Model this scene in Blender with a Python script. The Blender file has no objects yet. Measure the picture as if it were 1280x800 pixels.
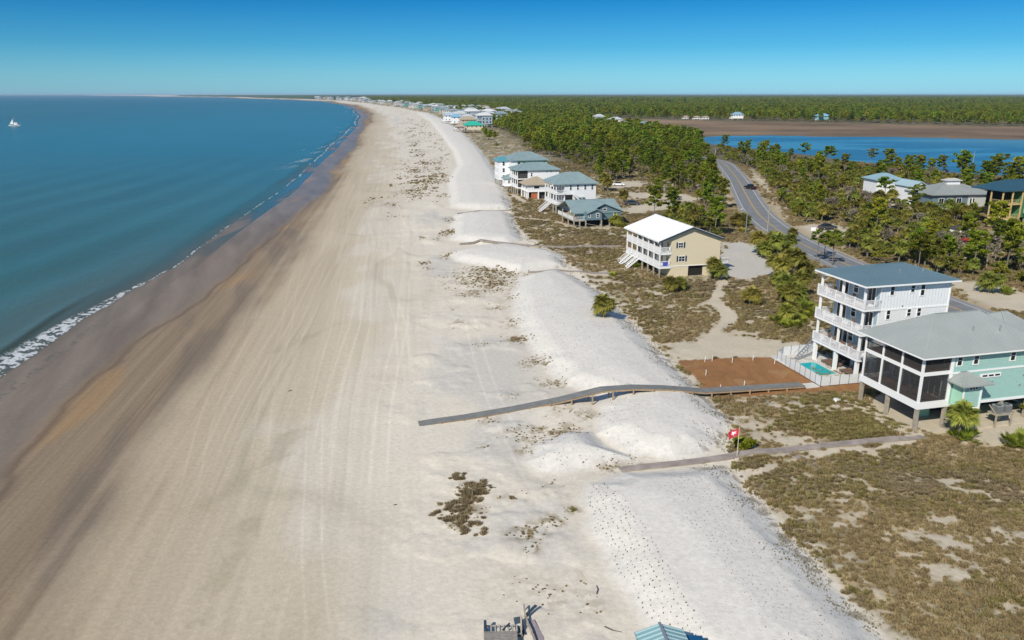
import bpy, bmesh, math, random
import numpy as np
R=math.radians
rnd=random.Random(7)
nr=np.random.RandomState(11)
sc=bpy.context.scene
# ------------------------------------------------------------ camera / light
FPX=985.; HY=117.8; CH=34.
PIT=math.atan((400-HY)/FPX); cP=math.cos(PIT); sP=math.sin(PIT)
cd=bpy.data.cameras.new('camera'); cam=bpy.data.objects.new('camera',cd); sc.collection.objects.link(cam)
cam.location=(0,0,CH); cam.rotation_euler=(R(90)-PIT,0,0)
cd.sensor_width=36; cd.lens=36*FPX/1280; cd.clip_start=.5; cd.clip_end=120000
sc.camera=cam
SUN_EL=R(38); SUN_AZ=math.atan2(-.50,-.86)          # azimuth clockwise from +Y
w=bpy.data.worlds.new("World"); sc.world=w; w.use_nodes=True
nt=w.node_tree; bg=nt.nodes['Background']
sky=nt.nodes.new('ShaderNodeTexSky'); sky.sky_type='NISHITA'; sky.sun_disc=False
sky.sun_elevation=SUN_EL; sky.sun_rotation=SUN_AZ%(2*math.pi); sky.altitude=0; sky.air_density=1.0; sky.dust_density=.3; sky.ozone_density=1.5
# clear-air blue: the saturation of the polarised winter sky
tc=nt.nodes.new('ShaderNodeTexCoord'); sx=nt.nodes.new('ShaderNodeSeparateXYZ'); nt.links.new(tc.outputs['Generated'],sx.inputs[0])
rp=nt.nodes.new('ShaderNodeValToRGB'); nt.links.new(sx.outputs['Z'],rp.inputs[0])
e=rp.color_ramp.elements
e[0].position=0.0; e[0].color=(.28,.63,1.12,1); e[1].position=1; e[1].color=(.95,.97,1,1)
for p,c in ((.02,(.23,.57,.96,1)),(.055,(.10,.42,.76,1)),(.11,(.020,.28,.59,1)),(.35,(.45,.62,.75,1))):
    k=e.new(p); k.color=c
mx=nt.nodes.new('ShaderNodeMix'); mx.data_type='RGBA'; mx.blend_type='MULTIPLY'; mx.inputs[0].default_value=1
nt.links.new(sky.outputs[0],mx.inputs[6]); nt.links.new(rp.outputs[0],mx.inputs[7]); nt.links.new(mx.outputs[2],bg.inputs[0])
bg.inputs[1].default_value=.12
sd=bpy.data.lights.new('sun','SUN'); sd.energy=4.5; sd.angle=R(.5); sd.color=(1,.93,.80)
sun=bpy.data.objects.new('sun',sd); sc.collection.objects.link(sun)
from mathutils import Vector, Matrix
sv=Vector((math.sin(SUN_AZ)*math.cos(SUN_EL),math.cos(SUN_AZ)*math.cos(SUN_EL),math.sin(SUN_EL)))
sun.rotation_euler=sv.to_track_quat('Z','Y').to_euler(); sun.location=(-60,-40,80)
sc.view_settings.view_transform='Standard'; sc.view_settings.look='None'; sc.view_settings.exposure=.10; sc.view_settings.gamma=1
sc.view_settings.use_curve_mapping=False
sc.render.engine='CYCLES'; sc.cycles.max_bounces=5; sc.cycles.transparent_max_bounces=12
C=sc.collection

# ------------------------------------------------------------ survey helpers
def at(px,py,z=0.):
    u=(px-640)/FPX; v=(py-400)/FPX
    dy=cP-v*sP; dz=-(sP+v*cP); t=(z-CH)/dz
    return (u*t,dy*t)
def hat(x,y,py):
    v=(py-400)/FPX
    return CH-(sP+v*cP)*y/(cP-v*sP)
def poly(pts,z=0.): return np.array([at(p[0],p[1],z) for p in pts])

# ------------------------------------------------------------ numpy noise
def _h(ix,iy,s):
    n=(ix*374761393+iy*668265263+s*1274126177)&0xffffffff
    n=((n^(n>>13))*1274126177)&0xffffffff
    n=((n^(n>>16))*2246822519)&0xffffffff
    return ((n^(n>>15))&0xffffff)/float(0xffffff)
def vn(x,y,s=0):
    x=np.asarray(x,float); y=np.asarray(y,float)
    fx=np.floor(x); fy=np.floor(y); ix=fx.astype(np.int64); iy=fy.astype(np.int64)
    u=x-fx; v=y-fy; u=u*u*u*(u*(u*6-15)+10); v=v*v*v*(v*(v*6-15)+10)
    a=_h(ix,iy,s); b=_h(ix+1,iy,s); c=_h(ix,iy+1,s); d=_h(ix+1,iy+1,s)
    return (a+(b-a)*u)+((c+(d-c)*u)-(a+(b-a)*u))*v
def fbm(x,y,o=4,s=0,g=.5):
    t=0; a=1.; n=0
    for i in range(o):
        t=t+a*vn(x,y,s+i*17); n+=a; a*=g
        x,y=(x*.8-y*.6)*2.03+13.7,(x*.6+y*.8)*2.03+7.1
    return t/n
def ss(a,b,x):
    t=np.clip((x-a)/(b-a),0,1); return t*t*(3-2*t)
def sdf(P,x,y,reach=30):
    """signed distance to polygon, negative inside; only worked out near its box"""
    out=np.full(x.shape,1e3)
    lo=P.min(0)-reach; hi=P.max(0)+reach
    m=(x>lo[0])&(x<hi[0])&(y>lo[1])&(y<hi[1])
    if not m.any(): return out
    X=x[m]; Y=y[m]; d=np.full(X.shape,1e18); ins=np.zeros(X.shape,bool)
    n=len(P)
    for i in range(n):
        a=P[i]; b=P[(i+1)%n]; e=b-a; L=e@e+1e-12
        t=np.clip(((X-a[0])*e[0]+(Y-a[1])*e[1])/L,0,1)
        d=np.minimum(d,(X-a[0]-t*e[0])**2+(Y-a[1]-t*e[1])**2)
        c=((a[1]>Y)!=(b[1]>Y)); 
        xi=a[0]+(Y-a[1])*e[0]/(e[1] if abs(e[1])>1e-9 else 1e-9)
        ins^=(c&(X<xi))
    d=np.sqrt(d); out[m]=np.where(ins,-d,d); return out
def dline(L,x,y,reach=30):
    out=np.full(x.shape,1e3)
    lo=L.min(0)-reach; hi=L.max(0)+reach
    m=(x>lo[0])&(x<hi[0])&(y>lo[1])&(y<hi[1])
    X=x[m]; Y=y[m]; d=np.full(X.shape,1e18)
    for i in range(len(L)-1):
        a=L[i]; b=L[i+1]; e=b-a; q=e@e+1e-12
        t=np.clip(((X-a[0])*e[0]+(Y-a[1])*e[1])/q,0,1)
        d=np.minimum(d,(X-a[0]-t*e[0])**2+(Y-a[1]-t*e[1])**2)
    out[m]=np.sqrt(d); return out
def xline(pts,z):
    """a shore-parallel line x = f(y)"""
    q=[at(px,py,z) for px,py in pts]; q.sort(key=lambda t:t[1])
    ys=np.array([t[1] for t in q]); xs=np.array([t[0] for t in q])
    ly=np.log(np.maximum(ys,1))
    def f(y): return np.interp(np.log(np.maximum(np.asarray(y,float),1)),ly,xs)
    return f
SEA=-1.5
fW=xline([(-100,700),(0,612),(50,537),(110,482),(172,425),(222,398),(255,377),(322,310),(375,263),(409,239),(427,199),(446,184),(457,160),(461,145),(454,138),(442,132),(412,127),(360,124.4),(281,121.7),(180,119.9),(100,119.0)],SEA)
fB=xline([(-200,620),(-60,515),(0,473),(60,432),(110,396),(165,362),(220,334),(260,302),(300,274),(340,247),(375,220),(405,192),(430,170),(445,156),(449,145),(443,137),(430,131.2),(405,127),(352,124.2),(276,121.6),(176,119.87),(96,119.0)],SEA)
fD=xline([(-10,900),(62,800),(112,700),(160,620),(228,510),(308,410),(380,310),(428,230),(455,180),(468,152),(468,142),(460,136),(448,131.4),(417,126.6),(366,124.2),(290,121.65),(190,119.88),(105,118.98)],-1.1)
fE=xline([(340,900),(370,800),(400,700),(415,600),(455,520),(490,430),(505,380),(505,300),(495,240),(500,190),(492,160),(485,145),(470,136),(452,130.5),(420,126.3),(370,124.1),(296,121.6),(196,119.86),(110,118.97)],-.4)
fBL=xline([(830,880),(800,800),(759,715),(723,640),(690,600),(655,570),(660,500),(640,430),(640,360),(600,335),(562,315),(562,262),(560,220),(566,195),(556,175),(536,152),(516,140),(490,133),(455,129.3),(425,126),(375,123.9),(300,121.5),(200,119.84)],0)
fBR=xline([(1150,870),(1100,800),(1030,722),(960,645),(912,583),(912,528),(862,480),(790,403),(740,355),(704,325),(650,290),(636,255),(618,215),(598,187),(575,163),(550,147),(528,140),(500,134.2),(462,129),(432,125.8),(381,123.8),(306,121.4),(206,119.82)],0)

BERM=[poly(p) for p in (
 [(722,632),(738,606),(780,593),(850,588),(903,584),(925,605),(960,646),(1000,690),(1050,745),(1100,800),(1200,905),(900,905),(800,775),(757,705),(732,655)],
 [(655,578),(662,558),(700,542),(740,540),(760,560),(800,575),(700,594),(668,592)],
 [(742,545),(752,500),(700,482),(664,440),(642,400),(640,365),(648,347),(690,338),(702,338),(745,363),(790,404),(820,437),(862,478),(900,513),(914,530),(888,566),(845,576),(790,574)],
 [(563,316),(600,309),(640,307),(704,318),(706,334),(650,343),(600,333),(565,326)],
 [(561,300),(566,270),(600,266),(640,267),(652,300),(640,304),(600,306)],
 [(563,260),(560,225),(572,208),(566,190),(552,170),(538,152),(520,141),(535,141),(556,150),(578,165),(600,187),(620,215),(636,246),(640,262),(600,263)],
)]
ROADC=np.array([(70,520),(92,485),(104,450),(108.5,415),(100.5,366),(92.5,325),(84.2,287),(76.2,250),(71.8,226),(69.2,203),(68.3,184),(69.3,162),(70.8,145),(73.0,126),(76,108),(80,88),(86,60),(96,20)],float)
def smooth_line(P,n=14):
    out=[]
    Q=np.vstack([2*P[0]-P[1],P,2*P[-1]-P[-2]])
    for i in range(1,len(Q)-2):
        p0,p1,p2,p3=Q[i-1:i+3]
        for k in range(n):
            t=k/n
            out.append(.5*((2*p1)+(-p0+p2)*t+(2*p0-5*p1+4*p2-p3)*t*t+(-p0+3*p1-3*p2+p3)*t**3))
    out.append(P[-1]); return np.array(out)
ROAD=smooth_line(ROADC)
LAGOON=poly([(878,172),(905,169.3),(960,169.6),(1060,170.6),(1160,172.2),(1280,175),(1500,181),(1900,200),(1900,260),(1500,240),(1290,223),(1240,219.5),(1200,218),(1160,213),(1120,208),(1085,205),(1050,201),(1000,193),(950,187),(905,184),(888,179)],-.8)
MARSH=poly([(738,146),(800,149),(860,150.5),(960,152.2),(1100,155),(1280,159),(1600,168),(1900,190),(1500,184),(1280,176),(1160,173),(960,171),(885,173),(868,169),(830,163),(780,156)])
STRAW=poly([(848,451),(910,447),(972,446),(1023,483),(1085,477),(1083,490),(1000,492),(915,497),(880,497),(862,488),(880,481),(850,458)])
CLEAR=[poly(p) for p in (
 [(835,436),(868,424),(893,413),(930,416),(975,424),(1012,436),(1020,447),(975,446),(850,450),(842,452)],
 [(848,451),(856,450),(885,480),(878,484)],
 [(905,303),(925,302),(950,308),(968,328),(975,345),(940,350),(905,347),(900,330)],
 [(775,262),(800,255),(835,252),(850,256),(820,264),(785,268)],
 [(760,228),(800,226),(808,233),(765,236)],[(770,240),(850,243),(880,248),(860,252),(790,248)],
 [(985,283),(1045,279),(1063,288),(1062,296),(1040,297),(1000,300)],
 [(1185,352),(1235,352),(1290,372),(1290,392),(1225,385)],
 [(899,212),(906,211),(908,215),(900,216)],[(902,221),(910,221),(911,225),(902,226)],[(904,232),(912,232),(914,236),(905,236)],[(905,243),(914,243),(916,246),(906,247)],[(907,252),(917,252),(920,256),(908,256)],[(960,250),(975,262),(985,278),(966,268)],[(938,210),(952,222),(962,240),(945,228)],
 [(1165,520),(1290,520),(1290,552),(1240,556),(1210,552)],
 [(590,248),(612,240),(618,246),(604,252)],
)]
GRAVEL=CLEAR[2]
TRACKS=[poly(p) for p in (
 [(880,380),(897,378),(915,395),(893,414),(905,425)],[(905,350),(893,372),(897,382),(912,398)],
 [(640,272),(690,276),(720,284),(760,286)],[(600,240),(640,243),(655,252)],[(1153,548),(1100,560),(1050,562),(1000,572),(950,590),(915,592)],
 [(575,327),(610,336),(640,340),(700,341),(770,345)])]
DARK=poly([(985,502),(1020,492),(1060,498),(1100,512),(1140,535),(1100,548),(1030,550),(990,535),(975,515)])
PADS=[]   # filled by houses

def straw_mask(x,y): return sdf(STRAW,x,y,10)

def terrain(x,y,full=False):
    x=np.asarray(x,float); y=np.asarray(y,float)
    xw=fW(y); xb=fB(y); xl=fBL(y)
    sc_=np.clip(y/1500,1,30)
    t=np.clip((xl-x)/np.maximum(xl-xw,5),0,1)
    z=-1.46*t**1.05
    off=np.maximum(xw-x,0); film=np.maximum(xw-xb,2)
    z=z-np.where(x<xw, np.minimum(off/film,1)*.06+np.maximum(off-film,0)*.05,0)
    z=np.maximum(z,-6)
    wob=1.0*(fbm(x*.3,y*.3,3,5)-.5)
    bd=np.full(x.shape,1e3)
    for P in BERM: bd=np.minimum(bd,sdf(P,x,y,12))
    bd2=bd+wob*np.clip(1,0,1)
    bh=1.5*(.75*ss(.5,-3.6,bd2)+.25*ss(-2,-8,bd2))*(1+.08*(fbm(x*.1,y*.1,2,8)-.5))
    z=z+.75*np.exp(-((x-4.5)/6.5)**2-((y-82)/5.5)**2)
    land=ss(0,6,x-fBR(y)-1)
    # small natural dunes on the wrack belt and scrub
    wrack=ss(-26,-4,x-xl)*(1-land)*np.where(bd<0,0,1)
    z=z+bh+wrack*.55*np.maximum(fbm(x*.16,y*.16,4,21)-.5,0)*2*ss(0,3,bd)
    rd=dline(ROAD,x,y,40)
    flat=ss(5.5,12,rd)
    z=z+land*flat*(.30*(fbm(x*.12,y*.12,4,31)-.5))*np.clip(600/np.maximum(y,1),0,1)
    lg=sdf(LAGOON,x,y,40); lg=lg+np.where(lg<500,26*(fbm(x*.03,y*.014,4,33)-.5),0)
    z=z-1.3*ss(5,-8,lg)
    z=z-.35*ss(12,0,np.minimum(lg,sdf(MARSH,x,y,25)))
    if full: return z,bd2,rd,lg,land,wrack
    return z
def tz(x,y): return float(terrain(np.array([x]),np.array([y]))[0])

# ------------------------------------------------------------ materials
def mat(name,col=(.5,.5,.5),rough=.7,metal=0,spec=.5,var=0,vscale=3,bump=0,bscale=20,obvar=0,emit=0,alpha=None,bdist=.02):
    m=bpy.data.materials.new(name); m.use_nodes=True; t=m.node_tree; b=t.nodes['Principled BSDF']
    b.inputs['Base Color'].default_value=(*col,1); b.inputs['Roughness'].default_value=rough; b.inputs['Metallic'].default_value=metal
    b.inputs['Specular IOR Level'].default_value=spec
    src=None
    if var or obvar:
        tcn=t.nodes.new('ShaderNodeTexCoord'); n=t.nodes.new('ShaderNodeTexNoise'); n.inputs['Scale'].default_value=vscale; n.inputs['Detail'].default_value=4
        t.links.new(tcn.outputs['Object'],n.inputs['Vector'])
        mr=t.nodes.new('ShaderNodeMapRange'); mr.inputs[1].default_value=.3; mr.inputs[2].default_value=.7; mr.inputs[3].default_value=1-var; mr.inputs[4].default_value=1+var
        t.links.new(n.outputs[0],mr.inputs[0]); val=mr.outputs[0]
        if obvar:
            oi=t.nodes.new('ShaderNodeObjectInfo'); m2=t.nodes.new('ShaderNodeMapRange'); m2.inputs[3].default_value=1-obvar; m2.inputs[4].default_value=1+obvar
            t.links.new(oi.outputs['Random'],m2.inputs[0]); mm=t.nodes.new('ShaderNodeMath'); mm.operation='MULTIPLY'
            t.links.new(val,mm.inputs[0]); t.links.new(m2.outputs[0],mm.inputs[1]); val=mm.outputs[0]
        hs=t.nodes.new('ShaderNodeMix'); hs.data_type='RGBA'; hs.blend_type='MULTIPLY'; hs.inputs[0].default_value=1; hs.inputs[6].default_value=(*col,1)
        cb=t.nodes.new('ShaderNodeCombineColor')
        for i in range(3): t.links.new(val,cb.inputs[i])
        t.links.new(cb.outputs[0],hs.inputs[7]); t.links.new(hs.outputs[2],b.inputs['Base Color'])
    if bump:
        tcn=t.nodes.new('ShaderNodeTexCoord'); n=t.nodes.new('ShaderNodeTexNoise'); n.inputs['Scale'].default_value=bscale; n.inputs['Detail'].default_value=3
        t.links.new(tcn.outputs['Object'],n.inputs['Vector']); bp=t.nodes.new('ShaderNodeBump'); bp.inputs['Strength'].default_value=bump; bp.inputs['Distance'].default_value=bdist
        t.links.new(n.outputs[0],bp.inputs['Height']); t.links.new(bp.outputs[0],b.inputs['Normal'])
    if emit: b.inputs['Emission Color'].default_value=(*col,1); b.inputs['Emission Strength'].default_value=emit
    if alpha is not None: b.inputs['Alpha'].default_value=alpha
    return m
def stripes(m,axis,scale,depth=.012,dark=0,width=.12):
    """boards / seams: grooves along one local axis, as bump and a darker joint"""
    t=m.node_tree; b=t.nodes['Principled BSDF']
    tcn=t.nodes.new('ShaderNodeTexCoord'); s=t.nodes.new('ShaderNodeSeparateXYZ'); t.links.new(tcn.outputs['Object'],s.inputs[0])
    a=t.nodes.new('ShaderNodeMath'); a.operation='MULTIPLY'; a.inputs[1].default_value=scale; t.links.new(s.outputs[axis],a.inputs[0])
    f=t.nodes.new('ShaderNodeMath'); f.operation='FRACT'; t.links.new(a.outputs[0],f.inputs[0])
    l=t.nodes.new('ShaderNodeMath'); l.operation='LESS_THAN'; l.inputs[1].default_value=width; t.links.new(f.outputs[0],l.inputs[0])
    bp=t.nodes.new('ShaderNodeBump'); bp.invert=True; bp.inputs['Strength'].default_value=.8; bp.inputs['Distance'].default_value=depth
    t.links.new(l.outputs[0],bp.inputs['Height']); t.links.new(bp.outputs[0],b.inputs['Normal'])
    if dark:
        mxn=t.nodes.new('ShaderNodeMix'); mxn.data_type='RGBA'; mxn.blend_type='MULTIPLY'
        g=t.nodes.new('ShaderNodeMath'); g.operation='MULTIPLY'; g.inputs[1].default_value=dark; t.links.new(l.outputs[0],g.inputs[0]); t.links.new(g.outputs[0],mxn.inputs[0])
        ip=b.inputs['Base Color']
        if ip.links: t.links.new(ip.links[0].from_socket,mxn.inputs[6])
        else: mxn.inputs[6].default_value=ip.default_value
        mxn.inputs[7].default_value=(.3,.3,.3,1); t.links.new(mxn.outputs[2],ip)
    return m
def leafmat(name,c1,c2,trans=.25,obvar=.25,rough=.55,ns=.9,hue=(.462,.522)):
    m=bpy.data.materials.new(name); m.use_nodes=True; t=m.node_tree; b=t.nodes['Principled BSDF']; out=t.nodes['Material Output']
    b.inputs['Roughness'].default_value=rough; b.inputs['Specular IOR Level'].default_value=.3
    tcn=t.nodes.new('ShaderNodeTexCoord'); n=t.nodes.new('ShaderNodeTexNoise'); n.inputs['Scale'].default_value=ns; n.inputs['Detail'].default_value=5; n.inputs['Roughness'].default_value=.7
    t.links.new(tcn.outputs['Object'],n.inputs['Vector'])
    r=t.nodes.new('ShaderNodeValToRGB'); r.color_ramp.elements[0].position=.36; r.color_ramp.elements[0].color=(*c1,1); r.color_ramp.elements[1].position=.66; r.color_ramp.elements[1].color=(*c2,1)
    t.links.new(n.outputs[0],r.inputs[0])
    oi=t.nodes.new('ShaderNodeObjectInfo'); hv=t.nodes.new('ShaderNodeHueSaturation')
    a=t.nodes.new('ShaderNodeMapRange'); a.inputs[3].default_value=1-obvar*1.2; a.inputs[4].default_value=1+obvar; t.links.new(oi.outputs['Random'],a.inputs[0]); t.links.new(a.outputs[0],hv.inputs['Value'])
    m3=t.nodes.new('ShaderNodeMath'); m3.operation='MULTIPLY'; m3.inputs[1].default_value=7.3; t.links.new(oi.outputs['Random'],m3.inputs[0])
    m4=t.nodes.new('ShaderNodeMath'); m4.operation='FRACT'; t.links.new(m3.outputs[0],m4.inputs[0])
    a2=t.nodes.new('ShaderNodeMapRange'); a2.inputs[3].default_value=hue[0]; a2.inputs[4].default_value=hue[1]; t.links.new(m4.outputs[0],a2.inputs[0]); t.links.new(a2.outputs[0],hv.inputs['Hue'])
    t.links.new(r.outputs[0],hv.inputs['Color']); t.links.new(hv.outputs[0],b.inputs['Base Color'])
    if trans:
        tr=t.nodes.new('ShaderNodeBsdfTranslucent'); t.links.new(hv.outputs[0],tr.inputs[0]); ms=t.nodes.new('ShaderNodeMixShader'); ms.inputs[0].default_value=trans
        t.links.new(b.outputs[0],ms.inputs[1]); t.links.new(tr.outputs[0],ms.inputs[2]); t.links.new(ms.outputs[0],out.inputs[0])
    return m
M={}
M['white']=mat('white_paint',(.76,.77,.79),.5,var=.05,vscale=1.2)
M['trim']=mat('white_trim',(.80,.80,.80),.45)
M['rail']=mat('white_railing',(.72,.72,.74),.4)
M['batten']=stripes(mat('white_board_and_batten',(.76,.78,.80),.5,var=.04),0,1/.45,.03,dark=.28,width=.1)
M['lap_white']=stripes(mat('white_lap_siding',(.76,.77,.79),.5,var=.04),2,1/.2,.015,dark=.18,width=.12)
M['lap_aqua']=stripes(mat('aqua_lap_siding',(.33,.54,.495),.55,var=.05),2,1/.18,.015,dark=.2,width=.12)
M['lap_aqua2']=mat('pale_aqua_panel',(.34,.60,.46),.5,var=.05)
M['lap_blue']=stripes(mat('slate_blue_siding',(.13,.20,.24),.55,var=.06),2,1/.2,.015,dark=.2,width=.12)
M['blue_panel']=mat('blue_grey_siding_and_shade',(.30,.40,.46),.5,var=.05)  # siding colour; also the painted balcony shade of the white house
M['lap_cream']=stripes(mat('cream_siding',(.66,.58,.42),.55,var=.04),2,1/.2,.015,dark=.12,width=.12)
M['green_wall']=mat('mint_siding',(.35,.55,.38),.6,var=.05)
M['sheath']=mat('green_sheathing',(.05,.18,.08),.6,var=.1)
M['tanwall']=mat('tan_plank',(.45,.36,.26),.6,var=.08)
M['roof_grey']=mat('pale_grey_metal_roof',(.31,.335,.325),.35,metal=0,spec=.5,var=.06,vscale=.35)
M['roof_blue']=mat('blue_grey_metal_roof',(.115,.185,.225),.35,var=.06,vscale=.4)
M['roof_teal']=mat('grey_green_metal_roof',(.23,.31,.32),.4,var=.08,vscale=.4)
M['roof_white']=mat('white_metal_roof',(.78,.77,.76),.4,var=.03,vscale=.4)
M['roof_tan']=mat('tan_shingle',(.37,.31,.22),.8,var=.12,vscale=1.5)
M['roof_aqua']=mat('bright_aqua_roof',(.03,.42,.30),.4,var=.05)
M['roof_navy']=mat('dark_blue_roof',(.03,.085,.125),.35,var=.08)
M['wood']=mat('weathered_wood',(.27,.25,.22),.8,var=.2,vscale=2)
M['post']=mat('piling_wood',(.33,.29,.23),.85,var=.2,vscale=2,bump=.3,bscale=8)
M['raw']=mat('new_lumber',(.55,.40,.18),.75,var=.12,vscale=2)
M['deck']=stripes(mat('deck_boards',(.20,.18,.165),.8,var=.15,vscale=2),0,1/.16,.01,dark=.4,width=.12)
M['walk']=stripes(mat('grey_walk_boards',(.20,.20,.19),.75,var=.14,vscale=1.3),0,1/.15,.01,dark=.5,width=.14)
M['walk_old']=stripes(mat('sandy_walk_boards',(.33,.28,.25),.85,var=.25,vscale=.9),0,1/.2,.01,dark=.45,width=.16)
M['walk_side']=mat('stringer_wood',(.34,.24,.15),.8,var=.15,vscale=2)
M['glass']=mat('dark_glass',(.012,.017,.022),.12,spec=.35)
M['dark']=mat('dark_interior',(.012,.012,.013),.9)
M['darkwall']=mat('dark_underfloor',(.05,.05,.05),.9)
M['redwood']=mat('red_brown_deck',(.22,.105,.07),.8,var=.15,vscale=1)
M['concrete']=mat('sandy_concrete',(.50,.44,.34),.85,var=.1,vscale=1)
M['concrete_g']=mat('pool_concrete',(.56,.54,.50),.8,var=.06,vscale=1)
M['pool']=mat('pool_water',(.01,.40,.42),.08,spec=.5,var=.15,vscale=1.2,bump=.15,bscale=4)
M['poolfence']=mat('white_mesh_fence',(.75,.78,.80),.5,alpha=.72)
M['pole_dark']=mat('dark_metal',(.05,.05,.055),.5)
M['metal']=mat('galvanised_metal',(.42,.44,.46),.4,metal=.6)
M['brown_f']=mat('brown_wicker',(.16,.10,.075),.8,var=.25,vscale=6)
M['cushion']=mat('white_cushion',(.72,.72,.70),.8)
M['red']=mat('red_fabric',(.55,.04,.07),.7,var=.1)
M['flagwhite']=mat('white_fabric',(.8,.78,.8),.7)
M['redpaint']=mat('red_paint',(.50,.015,.02),.4)
M['shutter']=mat('blue_black_shutter',(.03,.05,.07),.6)
M['tire']=mat('black_rubber',(.02,.02,.02),.8)
M['carblack']=mat('black_car_paint',(.012,.014,.018),.25)
M['cargrey']=mat('dark_grey_car_paint',(.05,.055,.06),.25)
M['carwhite']=mat('white_car_paint',(.75,.75,.76),.25)
M['orange']=mat('rust_orange_door',(.40,.13,.06),.7)
M['teal']=mat('turquoise_paint',(.05,.34,.36),.6)
M['bark']=mat('grey_bark',(.17,.145,.12),.9,var=.25,vscale=3,bump=.5,bscale=10)
M['barkpale']=mat('bleached_bark',(.30,.27,.24),.9,var=.2,vscale=3)
M['thatch']=mat('dead_frond_brown',(.22,.16,.09),.9,var=.25,vscale=4,obvar=.2)
M['palm']=leafmat('palm_frond',(.21,.24,.04),(.46,.45,.10),.45,.22,.5,1.2)
M['palm_g']=leafmat('palmetto_frond',(.19,.23,.025),(.42,.43,.06),.45,.22,.5,1.2)
M['pine']=leafmat('pine_needles',(.15,.215,.016),(.37,.44,.045),.45,.3,.6,.55)
M['oak']=leafmat('oak_leaves',(.14,.18,.018),(.36,.38,.05),.45,.3,.6,.7)
M['scrubleaf']=leafmat('grey_green_leaves',(.13,.125,.06),(.26,.24,.11),.2,.3,.7,.9)
M['twig']=leafmat('bare_twigs',(.14,.125,.085),(.25,.225,.16),.05,.15,.8,1)
M['straw_g']=leafmat('dry_grass',(.31,.24,.12),(.52,.41,.225),.45,.16,.8,.35,(.49,.51))
M['brush']=leafmat('brown_brush',(.235,.185,.105),(.42,.335,.20),.4,.16,.85,.35,(.49,.51))
M['drygreen']=leafmat('olive_grass',(.23,.195,.07),(.42,.345,.145),.45,.16,.8,.35,(.49,.515))
M['plug']=leafmat('dune_grass_leaf',(.15,.145,.10),(.28,.26,.18),.1,.3,.8,2)
M['yellowgreen']=leafmat('bright_green_shrub_leaf',(.13,.17,.01),(.30,.30,.02),.3,.1,.6,2)

# ------------------------------------------------------------ object helpers
def link(name,me,parent=None,loc=None,rot=0):
    o=bpy.data.objects.new(name,me); C.objects.link(o)
    if parent: o.parent=parent
    if loc is not None: o.location=loc
    o.rotation_euler=(0,0,rot)
    return o
def tag(o,label=None,cat=None,group=None,kind=None):
    if label: o['label']=label
    if cat: o['category']=cat
    if group: o['group']=group
    if kind: o['kind']=kind
    return o
def thing(name,label,cat,loc=(0,0,0),rot=0,group=None):
    o=link(name,None,None,loc,rot); o.empty_display_size=.5
    return tag(o,label,cat,group)
def kids(o): return [c for c in ALLK.get(o.name,[])]
def copy_tree(o,parent=None,loc=None,rot=None,scale=None):
    c=o.copy(); C.objects.link(c); c.parent=parent
    if loc is not None: c.location=loc
    if rot is not None: c.rotation_euler=(0,0,rot)
    if scale is not None: c.scale=scale if hasattr(scale,'__len__') else (scale,)*3
    for ch in o.children: copy_tree(ch,c)
    return c
class MB:
    def __init__(s): s.v=[]; s.f=[]; s.m=[]; s.cm=0
    def quad(s,*p):
        n=len(s.v); s.v+= [tuple(q) for q in p]; s.f.append(tuple(range(n,n+len(p)))); s.m.append(s.cm); return s
    def box(s,x0,x1,y0,y1,z0,z1):
        n=len(s.v)
        s.v+=[(x0,y0,z0),(x1,y0,z0),(x1,y1,z0),(x0,y1,z0),(x0,y0,z1),(x1,y0,z1),(x1,y1,z1),(x0,y1,z1)]
        for f in ((0,3,2,1),(4,5,6,7),(0,1,5,4),(1,2,6,5),(2,3,7,6),(3,0,4,7)): s.f.append(tuple(n+i for i in f)); s.m.append(s.cm)
        return s
    def bar(s,p,q,w,h=None):
        h=h or w; p=Vector(p); q=Vector(q); d=(q-p)
        if d.length<1e-6: return s
        d.normalize(); up=Vector((0,0,1)) if abs(d.z)<.95 else Vector((1,0,0))
        a=d.cross(up).normalized()*w/2; b=a.cross(d).normalized()*h/2
        n=len(s.v)
        for r in (p,q):
            for (i,j) in ((-1,-1),(1,-1),(1,1),(-1,1)): s.v.append(tuple(r+a*i+b*j))
        for f in ((0,1,2,3),(7,6,5,4),(0,4,5,1),(1,5,6,2),(2,6,7,3),(3,7,4,0)): s.f.append(tuple(n+i for i in f)); s.m.append(s.cm)
        return s
    def cyl(s,p,q,r0,r1=None,n=8,cap=True):
        r1=r0 if r1 is None else r1; p=Vector(p); q=Vector(q); d=(q-p).normalized()
        up=Vector((0,0,1)) if abs(d.z)<.9 else Vector((1,0,0)); a=d.cross(up).normalized(); b=d.cross(a)
        k=len(s.v)
        for r,c in ((r0,p),(r1,q)):
            for i in range(n):
                t=2*math.pi*i/n; s.v.append(tuple(c+a*r*math.cos(t)+b*r*math.sin(t)))
        for i in range(n):
            j=(i+1)%n; s.f.append((k+i,k+j,k+n+j,k+n+i)); s.m.append(s.cm)
        if cap:
            s.f.append(tuple(k+i for i in range(n))[::-1]); s.f.append(tuple(k+n+i for i in range(n))); s.m+=[s.cm]*2
        return s
    def mesh(s,name,mats):
        me=bpy.data.meshes.new(name); me.from_pydata(s.v,[],s.f)
        if not isinstance(mats,(list,tuple)): mats=[mats]
        for m in mats: me.materials.append(m)
        if len(mats)>1: me.polygons.foreach_set('material_index',s.m)
        me.update()
        bm=bmesh.new(); bm.from_mesh(me); bmesh.ops.recalc_face_normals(bm,faces=bm.faces); bm.to_mesh(me); bm.free()
        return me
    def build(s,name,mats,parent=None,loc=None,rot=0): return link(name,s.mesh(name,mats),parent,loc,rot)

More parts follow.
